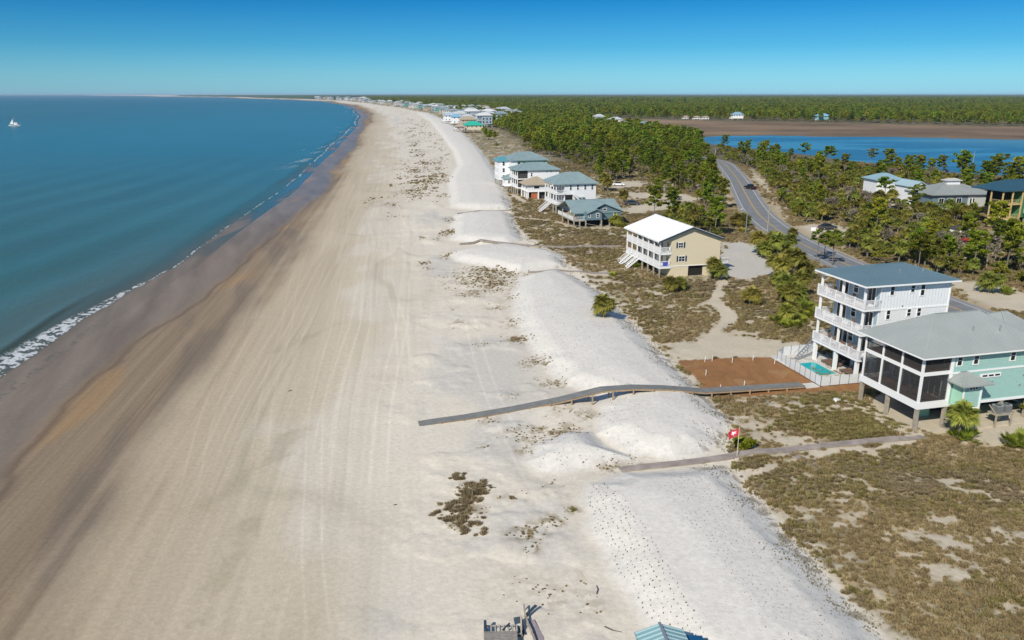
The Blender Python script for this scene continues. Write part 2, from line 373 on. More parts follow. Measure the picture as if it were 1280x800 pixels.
def hip(mb,x0,x1,y0,y1,z,zr,rx0,rx1,ry,t=.18,ribs=0,rw=.05,rh=.045,along='x'):
    """hip roof with ridge from rx0 to rx1 at y=ry; thickness t; standing seams"""
    A=(x0,y0,z);B=(x1,y0,z);D=(x1,y1,z);E_=(x0,y1,z);P=(rx0,ry,zr);Q=(rx1,ry,zr)
    faces=[(A,B,Q,P),(B,D,Q),(D,E_,P,Q),(E_,A,P)]
    for f in faces:
        mb.quad(*f)
    lo=lambda p:(p[0],p[1],p[2]-t)
    for a,b in ((A,B),(B,D),(D,E_),(E_,A)): mb.quad(lo(a),lo(b),b,a)
    mb.quad(lo(E_),lo(D),lo(B),lo(A))
    if ribs:
        for f in faces: seams(mb,f,ribs,rw,rh)
        for a,b in ((A,P),(B,Q),(D,Q),(E_,P),(P,Q)):
            if (Vector(a)-Vector(b)).length>.2: mb.bar((a[0],a[1],a[2]+.02),(b[0],b[1],b[2]+.02),.16,.06)
def seams(mb,f,sp,rw=.05,rh=.045):
    f=[Vector(p) for p in f]; e=(f[1]-f[0]).normalized(); n=e.cross(f[2]-f[1]).normalized()
    if n.z<0: n=-n
    u=n.cross(e); 
    if u.z<0: u=-u
    P=[((p-f[0]).dot(e),(p-f[0]).dot(u)) for p in f]
    L=max(p[0] for p in P); k=min(p[0] for p in P)+sp/2
    while k<L:
        ys=[]
        for i in range(len(P)):
            a=P[i]; b=P[(i+1)%len(P)]
            if (a[0]-k)*(b[0]-k)<0: ys.append(a[1]+(b[1]-a[1])*(k-a[0])/(b[0]-a[0]))
        if len(ys)>=2 and max(ys)-min(ys)>.25:
            p=f[0]+e*k+u*min(ys)+n*rh*.5; q=f[0]+e*k+u*(max(ys)-.04)+n*rh*.5; mb.bar(p,q,rw,rh)
        k+=sp
def gable_y(mb,x0,x1,y0,y1,z,zr,rx,t=.2,ribs=0,z1=None):
    """gable roof whose ridge runs along y at x=rx"""
    z1=z if z1 is None else z1
    for (xa,za) in ((x0,z),(x1,z1)):
        f=[(xa,y0,za),(xa,y1,za),(rx,y1,zr),(rx,y0,zr)]
        lo=[(p[0],p[1],p[2]-t) for p in f]
        mb.quad(*f); mb.quad(*lo[::-1])
        for i in range(4): 
            if i==2: continue
            j=(i+1)%4; mb.quad(lo[i],lo[j],f[j],f[i])
        if ribs: seams(mb,f,ribs)
    mb.bar((rx,y0,zr+.02),(rx,y1,zr+.02),.25,.06)
def gable_x(mb,x0,x1,y0,y1,z,zr,ry,t=.2,ribs=0):
    for ya in (y0,y1):
        f=[(x0,ya,z),(x1,ya,z),(x1,ry,zr),(x0,ry,zr)]
        lo=[(p[0],p[1],p[2]-t) for p in f]
        mb.quad(*f); mb.quad(*lo[::-1])
        for i in range(4):
            if i==2: continue
            j=(i+1)%4; mb.quad(lo[i],lo[j],f[j],f[i])
        if ribs: seams(mb,f,ribs)
    mb.bar((x0,ry,zr+.02),(x1,ry,zr+.02),.25,.06)

ROT=R(14.5)
ALLK={}
class House:
    def __init__(s,name,label,cat,o,rot=ROT,z=None,group=None):
        s.z=tz(*o) if z is None else z
        s.root=thing(name,label,cat,(o[0],o[1],s.z),rot,group); s.o=o; s.rot=rot
    def part(s,name,mb,m,label=None,parent=None):
        o=mb.build(name,m,parent or s.root)
        if label: o['label']=label
        return o
    def box(s,name,m,*b,label=None,parent=None): return s.part(name,MB().box(*b),m,label,parent)
    def window(s,face,plane,c,z0,w,h,panes=(1,2),fm=None,gm=None,parent=None,name='window',fw=.1,d=.07):
        """face 'S','N' : plane is y and c is x ; face 'W','E' : plane is x and c is y. Outward side per face."""
        sg={'S':-1,'W':-1,'N':1,'E':1}[face]
        def bx(mb,u0,u1,v0,v1,d0,d1):
            a,b=sorted((plane+sg*d0,plane+sg*d1))
            if face in 'SN': mb.box(u0,u1,a,b,v0,v1)
            else: mb.box(a,b,u0,u1,v0,v1)
        f=MB(); u0=c-w/2;u1=c+w/2
        bx(f,u0-fw,u0,z0-fw,z0+h+fw,.003,d); bx(f,u1,u1+fw,z0-fw,z0+h+fw,.003,d)
        bx(f,u0,u1,z0+h,z0+h+fw,.003,d); bx(f,u0,u1,z0-fw,z0,.003,d)
        for i in range(1,panes[0]): x=u0+w*i/panes[0]; bx(f,x-.025,x+.025,z0,z0+h,.02,.05)
        for i in range(1,panes[1]): y=z0+h*i/panes[1]; bx(f,u0,u1,y-.03,y+.03,.02,.052)
        fo=f.build(name,fm or M['trim'],parent or s.root)
        g=MB(); bx(g,u0,u1,z0,z0+h,.002,.018); g.build('pane',gm or M['glass'],fo)
        return fo
def railing(mb,p,q,h=1.05,sp=.16,top=.09,zb=.1,t=.045):
    p=Vector(p); q=Vector(q); mb.bar(p+Vector((0,0,h)),q+Vector((0,0,h)),top,.07); mb.bar(p+Vector((0,0,zb)),q+Vector((0,0,zb)),.06,.06)
    L=(q-p).length; n=max(int(L/sp),2)
    for i in range(1,n):
        r=p+(q-p)*(i/n); mb.bar(r+Vector((0,0,zb+.03)),r+Vector((0,0,h-.035)),t)
# haze: clear winter air that fades the far woods
hz=bpy.data.meshes.new('haze'); hx=16000
hz.from_pydata([(x_,y_,z_) for z_ in (-8,48) for x_,y_ in ((-hx,-400),(hx,-400),(hx,30000),(-hx,30000))],[],[(0,3,2,1),(4,5,6,7),(0,1,5,4),(1,2,6,5),(2,3,7,6),(3,0,4,7)])
hm=bpy.data.materials.new('haze_air'); hm.use_nodes=True; ht=hm.node_tree; ht.nodes.remove(ht.nodes['Principled BSDF']); hv_=ht.nodes.new('ShaderNodeVolumePrincipled'); hv_.inputs['Color'].default_value=(.62,.80,1,1); hv_.inputs['Density'].default_value=3.4e-5
ht.links.new(hv_.outputs[0],ht.nodes['Material Output'].inputs['Volume']); hz.materials.append(hm); ho=bpy.data.objects.new('haze',hz); C.objects.link(ho); ho['kind']='stuff'; ho['label']='thin pale haze fading the far woods'
sc.cycles.volume_bounces=0
# ============================================================ THE SETTING
def grid_mesh(name,X,Y,Z,attrs):
    ny,nx=X.shape; n=ny*nx
    co=np.empty((n,3),np.float32); co[:,0]=X.ravel(); co[:,1]=Y.ravel(); co[:,2]=Z.ravel()
    i=np.arange(ny-1)[:,None]*nx+np.arange(nx-1)[None,:]
    q=np.stack([i,i+1,i+nx+1,i+nx],-1).reshape(-1).astype(np.int32)
    me=bpy.data.meshes.new(name); me.vertices.add(n); me.vertices.foreach_set('co',co.ravel())
    nf=len(q)//4; me.loops.add(len(q)); me.loops.foreach_set('vertex_index',q)
    me.polygons.add(nf); me.polygons.foreach_set('loop_start',np.arange(0,len(q),4,dtype=np.int32))
    try: me.polygons.foreach_set('loop_total',np.full(nf,4,np.int32))
    except Exception: pass
    me.update(calc_edges=True); me.shade_smooth()
    for k,a in attrs.items():
        if a.ndim==3:
            at_=me.attributes.new(k,'FLOAT_COLOR','POINT'); d=np.ones((n,4),np.float32); d[:,:3]=a.reshape(-1,3); at_.data.foreach_set('color',d.ravel())
        else:
            at_=me.attributes.new(k,'FLOAT','POINT'); at_.data.foreach_set('value',a.astype(np.float32).ravel())
    return me
def mixc(c,new,m):
    return c+(np.asarray(new,float)-c)*m[...,None]

def veg_mask(x,y,rd,bd):
    """1 where low scrub grows, 0 on open sand (inland of the berm)"""
    n=fbm(x*.11,y*.11,5,41,.6); n2=fbm(x*.5,y*.5,4,43,.65)
    v=ss(.27,.43,n*.5+n2*.5)
    br=x-fBR(y)
    v=v*ss(-.8,1.6,np.minimum(br,bd)+.3+4.0*(n2-.5))
    v=np.maximum(v,ss(.40,.5,n2)*ss(10,25,br)*.85)
    near=ss(9,2,br)*ss(.52,.64,fbm(x*.22,y*.22,4,47,.6)); v=v*(1-.3*near)
    v=v*(1-.85*ss(.57,.70,fbm(x*.22,y*.34,3,49,.6)*.5+fbm(x*.9,y*1.3,4,50,.6)*.5))
    for i,P in enumerate(CLEAR):
        v=v*(.06+.94*ss(-1.2,1.8,sdf(P,x,y,8)+6.5*(n2-.5)))
    for i,L in enumerate(TRACKS): v=v*ss(*((.2,.9) if i==4 else (.5,1.8)),dline(L,x,y,6)+1.8*(n2-.5))
    v=v*ss(-.1,.1,sdf(STRAW,x,y,6))
    v=v*ss(4.4,6.0,rd+1.2*(n2-.5))
    return v
WR=[(585,612,9,1),(580,636,14,.9),(572,655,9,.7),(660,668,16,.8),(690,655,12,.8),(665,690,7,.8),(715,640,8,.8),(640,625,14,.35),(700,612,14,.4),
 (690,545,24,.8),(650,548,14,.6),(600,560,8,.5),(612,527,10,.4),(690,480,14,.7),(676,455,14,.8),(650,425,12,.8),(640,405,10,.7),(700,520,10,.4),(640,500,9,.3),
 (655,565,9,.6),(735,525,12,.5),(760,583,14,.7),(800,578,14,.5),
 (570,405,7,.5),(590,412,5,.5),(600,430,7,.4),(565,385,5,.3),(620,340,18,.95),(600,348,22,.8),(618,355,14,.9),(590,365,12,.6),(640,372,8,.5),(560,320,7,.7),(620,385,9,.5),
 (530,328,5,.6),(534,335,4,.5),(528,296,4,.5),(560,292,6,.8),(562,275,5,.7),(545,300,4,.4),(520,237,9,.7),(535,228,8,.7),(552,226,7,.5),(512,250,4,.4),(524,243,8,.6),(555,245,5,.6),
 (520,212,8,.5),(540,202,9,.6),(510,200,6,.3),(530,190,7,.4),(545,212,7,.4),(500,183,5,.4),(515,176,6,.5),(530,172,5,.4),(505,165,5,.5),(518,160,4,.5),(495,158,4,.4),(508,153,4,.4),
 (650,735,30,.25),(700,745,26,.35),(740,760,16,.3),(720,720,14,.25)]
def wrack_mask(x,y):
    n=fbm(x*.55,y*.55,4,53,.65); out=np.zeros(x.shape)
    for px,py,r,s in WR:
        cx,cy=at(px,py,-.1); ppm=FPX/cy; rx=1.7*r/ppm; ry=max(rx*.9, .6*r*cy*cy/(FPX*CH)) ; ry=min(ry,rx*4)
        m=(abs(x-cx)<rx*2.4)&(abs(y-cy)<ry*2.4)
        if m.any():
            d=((x[m]-cx)/rx)**2+((y[m]-cy)/ry)**2
            out[m]=np.maximum(out[m],s*np.exp(-d*.8))
    # belt of scattered plants along the whole wrack line further up the beach
    u=x-fBL(y); far=ss(170,330,y)*ss(2600,800,y)*ss(-34,-24,u)*ss(3,-3,u)
    belt=ss(.54,.68,fbm(x*.13,y*.07,5,57,.7))*far
    out=np.maximum(out,belt*.8)
    return out*ss(.36,.56,n+out*.16)

def ground_colour(x,y):
    z,bd,rd,lg,land,wrack=terrain(x,y,True)
    far=np.clip(y/300,0,1)
    xw,xb,xd,xe=fW(y),fB(y),fD(y),fE(y)
    u=x-xd
    stretch=fbm((x+.14*y)*.9,y*.02,4,61); fine=fbm((x+.14*y)*3.2,y*.045,3,63); med=fbm(x*.13,y*.05,4,65)
    big=fbm(x*.045,y*.02,4,67)
    sh=np.array([.60,.56,.50])
    c=np.ones(x.shape+(3,))*np.array([.63,.575,.485])
    c=c*(1+.10*(fbm(x*.3,y*.3,5,71)-.5)+.05*(fbm(x*2,y*2,3,73)-.5))[...,None]
    # beige beach
    wb=ss(7,-7,(x-xe)+10*(big-.5)*2+4*(med-.5))
    c=mixc(c,np.array([.50,.43,.325]),wb*.8)
    c=mixc(c,np.array([.40,.325,.225]),ss(20,-2,u+8*(big-.5)+5*(med-.5))*.8)
    lobe=fbm(x*.05+7,y*.028,4,69,.45); c=mixc(c,(.60,.555,.485),ss(.50,.62,lobe+.012*(x-xe)+.05*(stretch-.5))*ss(4,14,u)*wb*.5)
    # tidal lobes, olive
    lob=ss(.50,.56,fbm(x*.05+3,y*.022,3,75))*ss(.60,.54,fbm(x*.05+3,y*.022,3,75))
    c=mixc(c,(.38,.34,.25),lob*wb*.5*ss(2,10,u))
    for (pts,wd) in (([(255,775),(275,730),(297,685),(310,655)],1.0),([(350,438),(400,415),(440,402)],1.4),([(235,640),(290,610),(345,570),(372,540)],1.6)):
        L=poly(pts,-.8); dd=dline(L,x,y,8); c=mixc(c,(.33,.285,.19),ss(wd,-wd*.2,dd+3.8*(fbm(x*.5,y*.25,4,77)-.5))*.42)
    # dry grey wash in the middle
    c=mixc(c,(.48,.46,.43),ss(.55,.7,fbm(x*.07,y*.05,4,79))*ss(4,-2,x-xe-18)*ss(2,8,x-xe)*.6)
    # streaks along the beach
    st=(stretch-.5)*.17+(fine-.5)*.13
    c=c*(1+st*ss(-2,5,u)*ss(10,-6,x-xe-4))[...,None]
    # tyre tracks
    tr=np.zeros(x.shape)
    for k in range(17):
        r=random.Random(300+k); base=r.uniform(2,38)**1.0; sl=r.uniform(-.09,.05); wdt=r.uniform(.11,.2); amp=r.uniform(-1,1)
        y0=r.uniform(30,180); y1=y0+r.uniform(60,500)
        cx=xd+base+sl*(y-90)+1.6*np.sin(y*.018+k)
        m=ss(y0,y0+12,y)*ss(y1,y1-25,y)
        for o in (-.8,.8):
            tr+= np.exp(-((x-cx-o)/wdt)**2)*m*(1 if amp>-.25 else -.8)
    c=c*(1+.11*np.clip(tr,-1,1.2)*np.clip(130/np.maximum(y,60),0,1))[...,None]
    # wet sand
    wet=ss(3.5,-5,u+5*(med-.5)+3*(stretch-.5))
    wetc=np.array([.235,.175,.115])*np.ones(x.shape+(3,))
    wetc=mixc(wetc,(.30,.185,.085),ss(.5,.68,fbm(x*.09,y*.025,4,81))*.75*ss(-3,3,(x-xw)))
    wetc=mixc(wetc,(.16,.125,.095),ss(.48,.7,fbm((x+.3*y)*.16,y*.03,4,83))*.7)
    wetc=wetc*(1+.5*(stretch-.5)+.35*(fine-.5))[...,None]
    c=c+(wetc-c)*(wet*.94)[...,None]
    # film zone between breaker line and swash edge: purple grey mud, orange bars further along
    fz=ss(2.0,-2.0,(x-xw)+2.5*(med-.5)*2)
    fc=np.ones(x.shape+(3,))*np.array([.195,.158,.128])
    fc=mixc(fc,(.36,.19,.10),ss(.52,.62,fbm(x*.11,y*.018,3,85))*ss(150,300,y)*ss(-3,-10,x-xw)*.85)
    fc=fc*(1+.7*(fbm((x+.3*y)*.35,y*.06,4,87)-.5))[...,None]
    c=c+(fc-c)*(fz*.9)[...,None]
    edge=np.exp(-((x-xw-.6+2.0*(med-.5)*2)/.5)**2)*ss(400,100,y); c=mixc(c,(.12,.08,.055),edge*.6)
    rough=np.clip(1-.20*wet-.45*fz*(.35+.65*ss(130,300,y)),0.25,1)
    # restored berm: whiter sand
    b=ss(.7,-.9,bd)
    bc=np.ones(x.shape+(3,))*np.array([.635,.605,.555])
    bc=bc*(1+.07*(fbm(x*.35,y*.35,4,91)-.5)+.10*(fbm(x*2.6,y*2.6,3,93)-.5))[...,None]
    c=c+(bc-c)*b[...,None]
    toe=ss(1.1,.2,np.abs(bd+.2))*ss(.5,.62,fbm(x*1.2,y*1.2,3,95)); c=mixc(c,(.20,.165,.12),toe*.7*ss(-8,0,x-fBR(y)))
    # inland sand and scrub
    li=ss(-.3,.6,x-fBR(y)-.5)*(1-b)
    sand=np.ones(x.shape+(3,))*np.array([.52,.455,.355]); sand=sand*(1+.22*(fbm(x*.4,y*.4,4,97)-.5))[...,None]
    v=veg_mask(x,y,rd,bd)
    n1=fbm(x*.09,y*.09,4,101); n2=fbm(x*.35,y*.35,4,103,.6); n3=fbm(x*1.6,y*1.6,3,105,.6)
    g=np.ones(x.shape+(3,))*np.array([.235,.185,.09])
    g=mixc(g,(.165,.145,.062),ss(.45,.62,n1)); g=mixc(g,(.27,.19,.105),ss(.52,.68,n2)*.8); g=mixc(g,(.26,.235,.18),ss(.58,.7,fbm(x*.2,y*.2,4,107))*.7)
    dk=ss(.8,-1.5,sdf(DARK,x,y,10)+3.5*(n2-.5)); g=mixc(g,(.10,.062,.022),dk*.85)
    g=g*(1+1.1*(n3-.5)+.5*(n2-.5))[...,None]
    lc=sand+(g-sand)*(v*.93)[...,None]
    gr=.8*ss(.8,-1.2,sdf(GRAVEL,x,y,8)+4*(n2-.5)+2*(n1-.5)); lc=mixc(lc,(.47,.46,.44),gr*.85)
    s=ss(.15,-.05,sdf(STRAW,x,y,6)+.7*(n3-.5)); scol=np.ones(x.shape+(3,))*np.array([.265,.130,.052])*(1+.4*(fbm(x*1.3,y*.5,4,109,.6)-.5))[...,None]
    scol=mixc(scol,(.33,.20,.09),ss(.6,.7,n2)*.6)
    lc=lc+(scol-lc)*s[...,None]
    # road shoulders: dry turf
    sh=ss(9,5,rd+2*(n2-.5)); lc=mixc(lc,(.31,.23,.12),sh*.6)
    # forest floor / marsh
    ff=ss(330,420,y)*ss(25,50,x-fBR(y)); lc=mixc(lc,(.10,.088,.048),ff*.85)
    ms=ss(8,-8,sdf(MARSH,x,y,30)); mc=np.ones(x.shape+(3,))*np.array([.205,.14,.085])*(1+.9*(fbm(x*.02,y*.012,5,111)-.5)+.9*(fbm(x*.004,y*.02,4,113,.6)-.5))[...,None]
    lc=lc+(mc-lc)*ms[...,None]
    lb=ss(16,0,lg); lc=mixc(lc,(.15,.11,.065),lb*.8)
    c=c+(lc-c)*li[...,None]
    rough=np.where(li>.5,1,rough)
    wm=wrack_mask(x,y)*(1-li)*ss(-1.5,.5,bd); c=mixc(c,(.25,.195,.115),np.clip(wm*1.5,0,1)*ss(.40,.6,fbm(x*1.4,y*1.4,3,99,.6))*.8)
    # far-off land is woodland to the horizon
    fw_=ss(5200,6500,y)*ss(40,120,x-fBR(y)); c=mixc(c,(.035,.055,.02),fw_)
    return z,np.clip(c,.01,.85),rough,b*ss(.4,0,fz)

q=np.concatenate([np.linspace(1/29.,1/2500.,1050),1/np.geomspace(2600,42000,46)])
d=1/q
d=np.concatenate([np.linspace(-260,26,24),d])
wd=np.where(d>0,np.sqrt(d*d+45**2),45+abs(d)*.9)
tcol=np.concatenate([np.linspace(-3.2,-.78,26)[:-1],np.linspace(-.78,.78,1250),np.linspace(.78,3.2,26)[1:]])
X=tcol[None,:]*wd[:,None]; Y=np.repeat(d[:,None],len(tcol),1)
Z,COL,RG,BM=ground_colour(X,Y)
gm=bpy.data.materials.new('ground_surface'); gm.use_nodes=True; t=gm.node_tree; b=t.nodes['Principled BSDF']
ca=t.nodes.new('ShaderNodeAttribute'); ca.attribute_name='Col'; ra=t.nodes.new('ShaderNodeAttribute'); ra.attribute_name='rg'; ba=t.nodes.new('ShaderNodeAttribute'); ba.attribute_name='bm'
geo=t.nodes.new('ShaderNodeNewGeometry')
n1=t.nodes.new('ShaderNodeTexNoise'); n1.inputs['Scale'].default_value=2.3; n1.inputs['Detail'].default_value=7; n1.inputs['Roughness'].default_value=.7; t.links.new(geo.outputs['Position'],n1.inputs['Vector'])
mr=t.nodes.new('ShaderNodeMapRange'); mr.inputs[1].default_value=.25; mr.inputs[2].default_value=.75; mr.inputs[3].default_value=.86; mr.inputs[4].default_value=1.14; t.links.new(n1.outputs[0],mr.inputs[0])
cb=t.nodes.new('ShaderNodeVectorMath'); cb.operation='SCALE'; t.links.new(ca.outputs['Color'],cb.inputs[0]); t.links.new(mr.outputs[0],cb.inputs['Scale'])
t.links.new(cb.outputs[0],b.inputs['Base Color']); t.links.new(ra.outputs['Fac'],b.inputs['Roughness'])
b.inputs['Specular IOR Level'].default_value=.28
vo=t.nodes.new('ShaderNodeTexVoronoi'); vo.inputs['Scale'].default_value=2.6; t.links.new(geo.outputs['Position'],vo.inputs['Vector'])
vm=t.nodes.new('ShaderNodeMapRange'); vm.inputs[1].default_value=.0; vm.inputs[2].default_value=.25; vm.inputs[4].default_value=.45; t.links.new(vo.outputs['Distance'],vm.inputs[0])
vv=t.nodes.new('ShaderNodeMath'); vv.operation='MULTIPLY'; t.links.new(vm.outputs[0],vv.inputs[0]); t.links.new(ba.outputs['Fac'],vv.inputs[1])
ad=t.nodes.new('ShaderNodeMath'); ad.operation='MULTIPLY_ADD'; ad.inputs[1].default_value=1.0; t.links.new(n1.outputs[0],ad.inputs[0]); t.links.new(vv.outputs[0],ad.inputs[2])
rs=t.nodes.new('ShaderNodeMapRange'); rs.inputs[1].default_value=.4; rs.inputs[2].default_value=.95; rs.inputs[3].default_value=.04; rs.inputs[4].default_value=.5; t.links.new(ra.outputs['Fac'],rs.inputs[0])
bp=t.nodes.new('ShaderNodeBump'); bp.inputs['Distance'].default_value=.10; t.links.new(rs.outputs[0],bp.inputs['Strength']); t.links.new(ad.outputs[0],bp.inputs['Height']); t.links.new(bp.outputs[0],b.inputs['Normal'])
ground=link('ground',grid_mesh('ground',X,Y,Z,{'Col':COL,'rg':RG,'bm':BM})); ground.data.materials.append(gm); tag(ground,kind='structure')
del X,Y,Z,COL,RG,BM

# ------------------------------------------------------------ sea
q=np.concatenate([np.linspace(1/45.,1/1800.,700),1/np.geomspace(1900,60000,90)])
d=1/q; d=np.concatenate([np.linspace(-260,40,14),d])
off=np.concatenate([np.linspace(-6,45,150),np.geomspace(46,1200,70),np.geomspace(1300,60000,24)])
Y=np.repeat(d[:,None],len(off),1)
k=np.clip(Y/250,1,8)
base=fW(np.maximum(Y,60)); film=np.maximum(base-fB(np.maximum(Y,60)),2)
OFF=np.repeat(off[None,:],len(d),0)
X=base-OFF*np.where(OFF<60,1,1)*1.0
uB=OFF-film                                  # metres seaward of the breaker line
wob=3.0*(fbm(X*.09,Y*.05,3,201)-.5)+1.0*(fbm(X*.5,Y*.5,3,203)-.5)
near=ss(240,120,Y)
cr=6.5+1.8*np.sin(Y*.05)+ (110-Y)*.05
crest=np.exp(-((uB-cr)/np.where(uB>cr,1.5,.55))**2)*ss(150,118,Y)*.42
sw=.20*np.sin((uB*.33)+2.2*fbm(X*.02,Y*.02,2,205)+Y*.02)*ss(3,20,uB)*ss(600,250,Y)
Z=SEA+crest+sw*ss(2,9,uB)+.03*(fbm(X*.3,Y*.15,3,207)-.5)*ss(2,8,uB)
foamw=np.where(Y<150,ss(160,92,Y)*5.6+.7,.7*np.clip(Y/400,.8,4))
lace=fbm(X*1.1+.3*Y,Y*1.1,5,209,.75)
foam=ss(-.25,.25,uB+wob*.4)*ss(foamw,foamw*.55,uB+wob*.4)*ss(.42,.62,lace+.04)*.95
foam=np.maximum(foam,np.exp(-((uB+wob*.4+.15)/(.32*np.clip(Y/200,1,3)))**2)*ss(.44,.66,fbm(X*.3,Y*.05,4,215,.7))*np.where(Y>150,.45,.8))
edge2=ss(.3,-.1,abs(uB+3.0+wob*.8)-.55)*ss(.50,.62,lace)*.45*ss(140,90,Y); foam=np.maximum(foam,edge2)
fl=ss(250,500,Y)*ss(-.9,0,uB/film)*ss(2.2,.4,uB/film)*ss(.66,.76,fbm(X*.12,Y*.02,4,211))*.5; foam=np.maximum(foam,fl)
# colour of the water body: silty near the beach, teal, then deeper; painted sky reflection
wc=np.ones(X.shape+(3,))*np.array([.042,.122,.105])
wc=mixc(wc,(.018,.135,.175),ss(160,600,Y)*ss(900,100,uB))
wc=mixc(wc,(.085,.115,.09),ss(32,1,uB+wob)*near*.85)
wc=mixc(wc,(.010,.10,.125),ss(800,3500,Y+uB*.6)*.8)
wc=mixc(wc,(.05,.16,.24),ss(0,-2,uB)*ss(150,350,Y)*.8)  # sky reflection painted into the colour of the far wet film
wc=wc*(1+.30*(fbm(X*.006,Y*.0022,4,213)-.5)+.2*(fbm(X*.05,Y*.02,3,217)-.5))[...,None]
op=(.45*ss(-.3,.6,uB+wob*.3)+.52*ss(0,9,uB+wob*.5))+.07*ss(-film*1.0,-film*.6,uB); op=np.maximum(op,.85*ss(110,300,Y)*ss(.36,.52,fbm(X*.10,Y*.02,3,219)+.06*ss(300,600,Y))*ss(-film*1.05,-film*.8,uB)*ss(-8,0,uB+film)); op=np.maximum(op,foam)
sea=link('sea',grid_mesh('sea',X,Y,Z,{'Col':wc,'foam':foam,'op':op})); tag(sea,kind='structure')
def water_mat(name,far=False,scale=.55,strength=.35):
    m=bpy.data.materials.new(name); m.use_nodes=True; t=m.node_tree; b=t.nodes['Principled BSDF']; out=t.nodes['Material Output']
    ca=t.nodes.new('ShaderNodeAttribute'); ca.attribute_name='Col'; fa=t.nodes.new('ShaderNodeAttribute'); fa.attribute_name='foam'; oa=t.nodes.new('ShaderNodeAttribute'); oa.attribute_name='op'
    geo=t.nodes.new('ShaderNodeNewGeometry'); mp=t.nodes.new('ShaderNodeMapping'); mp.inputs['Scale'].default_value=(1.0,.4,1); mp.inputs['Rotation'].default_value=(0,0,R(8)); t.links.new(geo.outputs['Position'],mp.inputs[0])
    n=t.nodes.new('ShaderNodeTexNoise'); n.inputs['Scale'].default_value=scale; n.inputs['Detail'].default_value=5; n.inputs['Roughness'].default_value=.6; t.links.new(mp.outputs[0],n.inputs['Vector'])
    bp=t.nodes.new('ShaderNodeBump'); bp.inputs['Strength'].default_value=strength; bp.inputs['Distance'].default_value=.30; t.links.new(n.outputs[0],bp.inputs['Height'])
    n2=t.nodes.new('ShaderNodeTexNoise'); n2.inputs['Scale'].default_value=7; n2.inputs['Detail'].default_value=4; t.links.new(geo.outputs['Position'],n2.inputs['Vector'])
    ad=t.nodes.new('ShaderNodeMath'); ad.operation='ADD'; t.links.new(fa.outputs['Fac'],ad.inputs[0])
    sb=t.nodes.new('ShaderNodeMath'); sb.operation='MULTIPLY_ADD'; sb.inputs[1].default_value=1.4; sb.inputs[2].default_value=-.7; t.links.new(n2.outputs[0],sb.inputs[0]); t.links.new(sb.outputs[0],ad.inputs[1])
    rf=t.nodes.new('ShaderNodeMapRange'); rf.inputs[1].default_value=.35; rf.inputs[2].default_value=.65; t.links.new(ad.outputs[0],rf.inputs[0])
    gt=t.nodes.new('ShaderNodeMath'); gt.operation='MULTIPLY'; t.links.new(rf.outputs[0],gt.inputs[0])
    st=t.nodes.new('ShaderNodeMath'); st.operation='GREATER_THAN'; st.inputs[1].default_value=.02; t.links.new(fa.outputs['Fac'],st.inputs[0]); t.links.new(st.outputs[0],gt.inputs[1])
    mc=t.nodes.new('ShaderNodeMix'); mc.data_type='RGBA'; t.links.new(gt.outputs[0],mc.inputs[0]); t.links.new(ca.outputs['Color'],mc.inputs[6]); mc.inputs[7].default_value=(.55,.58,.60,1)
    t.links.new(mc.outputs[2],b.inputs['Base Color'])
    mr=t.nodes.new('ShaderNodeMapRange'); mr.inputs[3].default_value=.26; mr.inputs[4].default_value=.9; t.links.new(gt.outputs[0],mr.inputs[0]); t.links.new(mr.outputs[0],b.inputs['Roughness'])
    b.inputs['IOR'].default_value=1.33; b.inputs['Specular IOR Level'].default_value=.36
    t.links.new(bp.outputs[0],b.inputs['Normal'])
    tr=t.nodes.new('ShaderNodeBsdfTransparent'); ms=t.nodes.new('ShaderNodeMixShader'); t.links.new(oa.outputs['Fac'],ms.inputs[0]); t.links.new(tr.outputs[0],ms.inputs[1]); t.links.new(b.outputs[0],ms.inputs[2]); t.links.new(ms.outputs[0],out.inputs[0])
    return m
sea.data.materials.append(water_mat('sea_water',scale=.4,strength=.6))
# lagoon
x0,x1=130,900; xs=np.linspace(x0,x1,260); ys=np.linspace(300,760,160); X,Y=np.meshgrid(xs,ys)
ld=sdf(LAGOON,X,Y,60); lc=np.ones(X.shape+(3,))*np.array([.010,.10,.19])
lc=mixc(lc,(.04,.22,.33),ss(.50,.64,fbm(X*.010,Y*.035,5,221,.6))*.9); lc=mixc(lc,(.10,.24,.28),ss(520,620,Y)*ss(260,380,X)*.6); lc=mixc(lc,(.05,.10,.12),ss(-10,2,ld)*.6)
Z=np.full(X.shape,-.82)
fm=grid_mesh('lagoon',X,Y,Z,{'Col':lc,'foam':np.zeros(X.shape),'op':np.ones(X.shape)})
bm=bmesh.new(); bm.from_mesh(fm); flat=ld.ravel(); bm.verts.ensure_lookup_table()
bmesh.ops.delete(bm,geom=[v for v in bm.verts if flat[v.index]>34],context='VERTS'); bm.to_mesh(fm); bm.free()
lag=link('lagoon_water',fm); fm.materials.append(water_mat('lagoon_surface',scale=.4,strength=.22)); tag(lag,kind='structure')

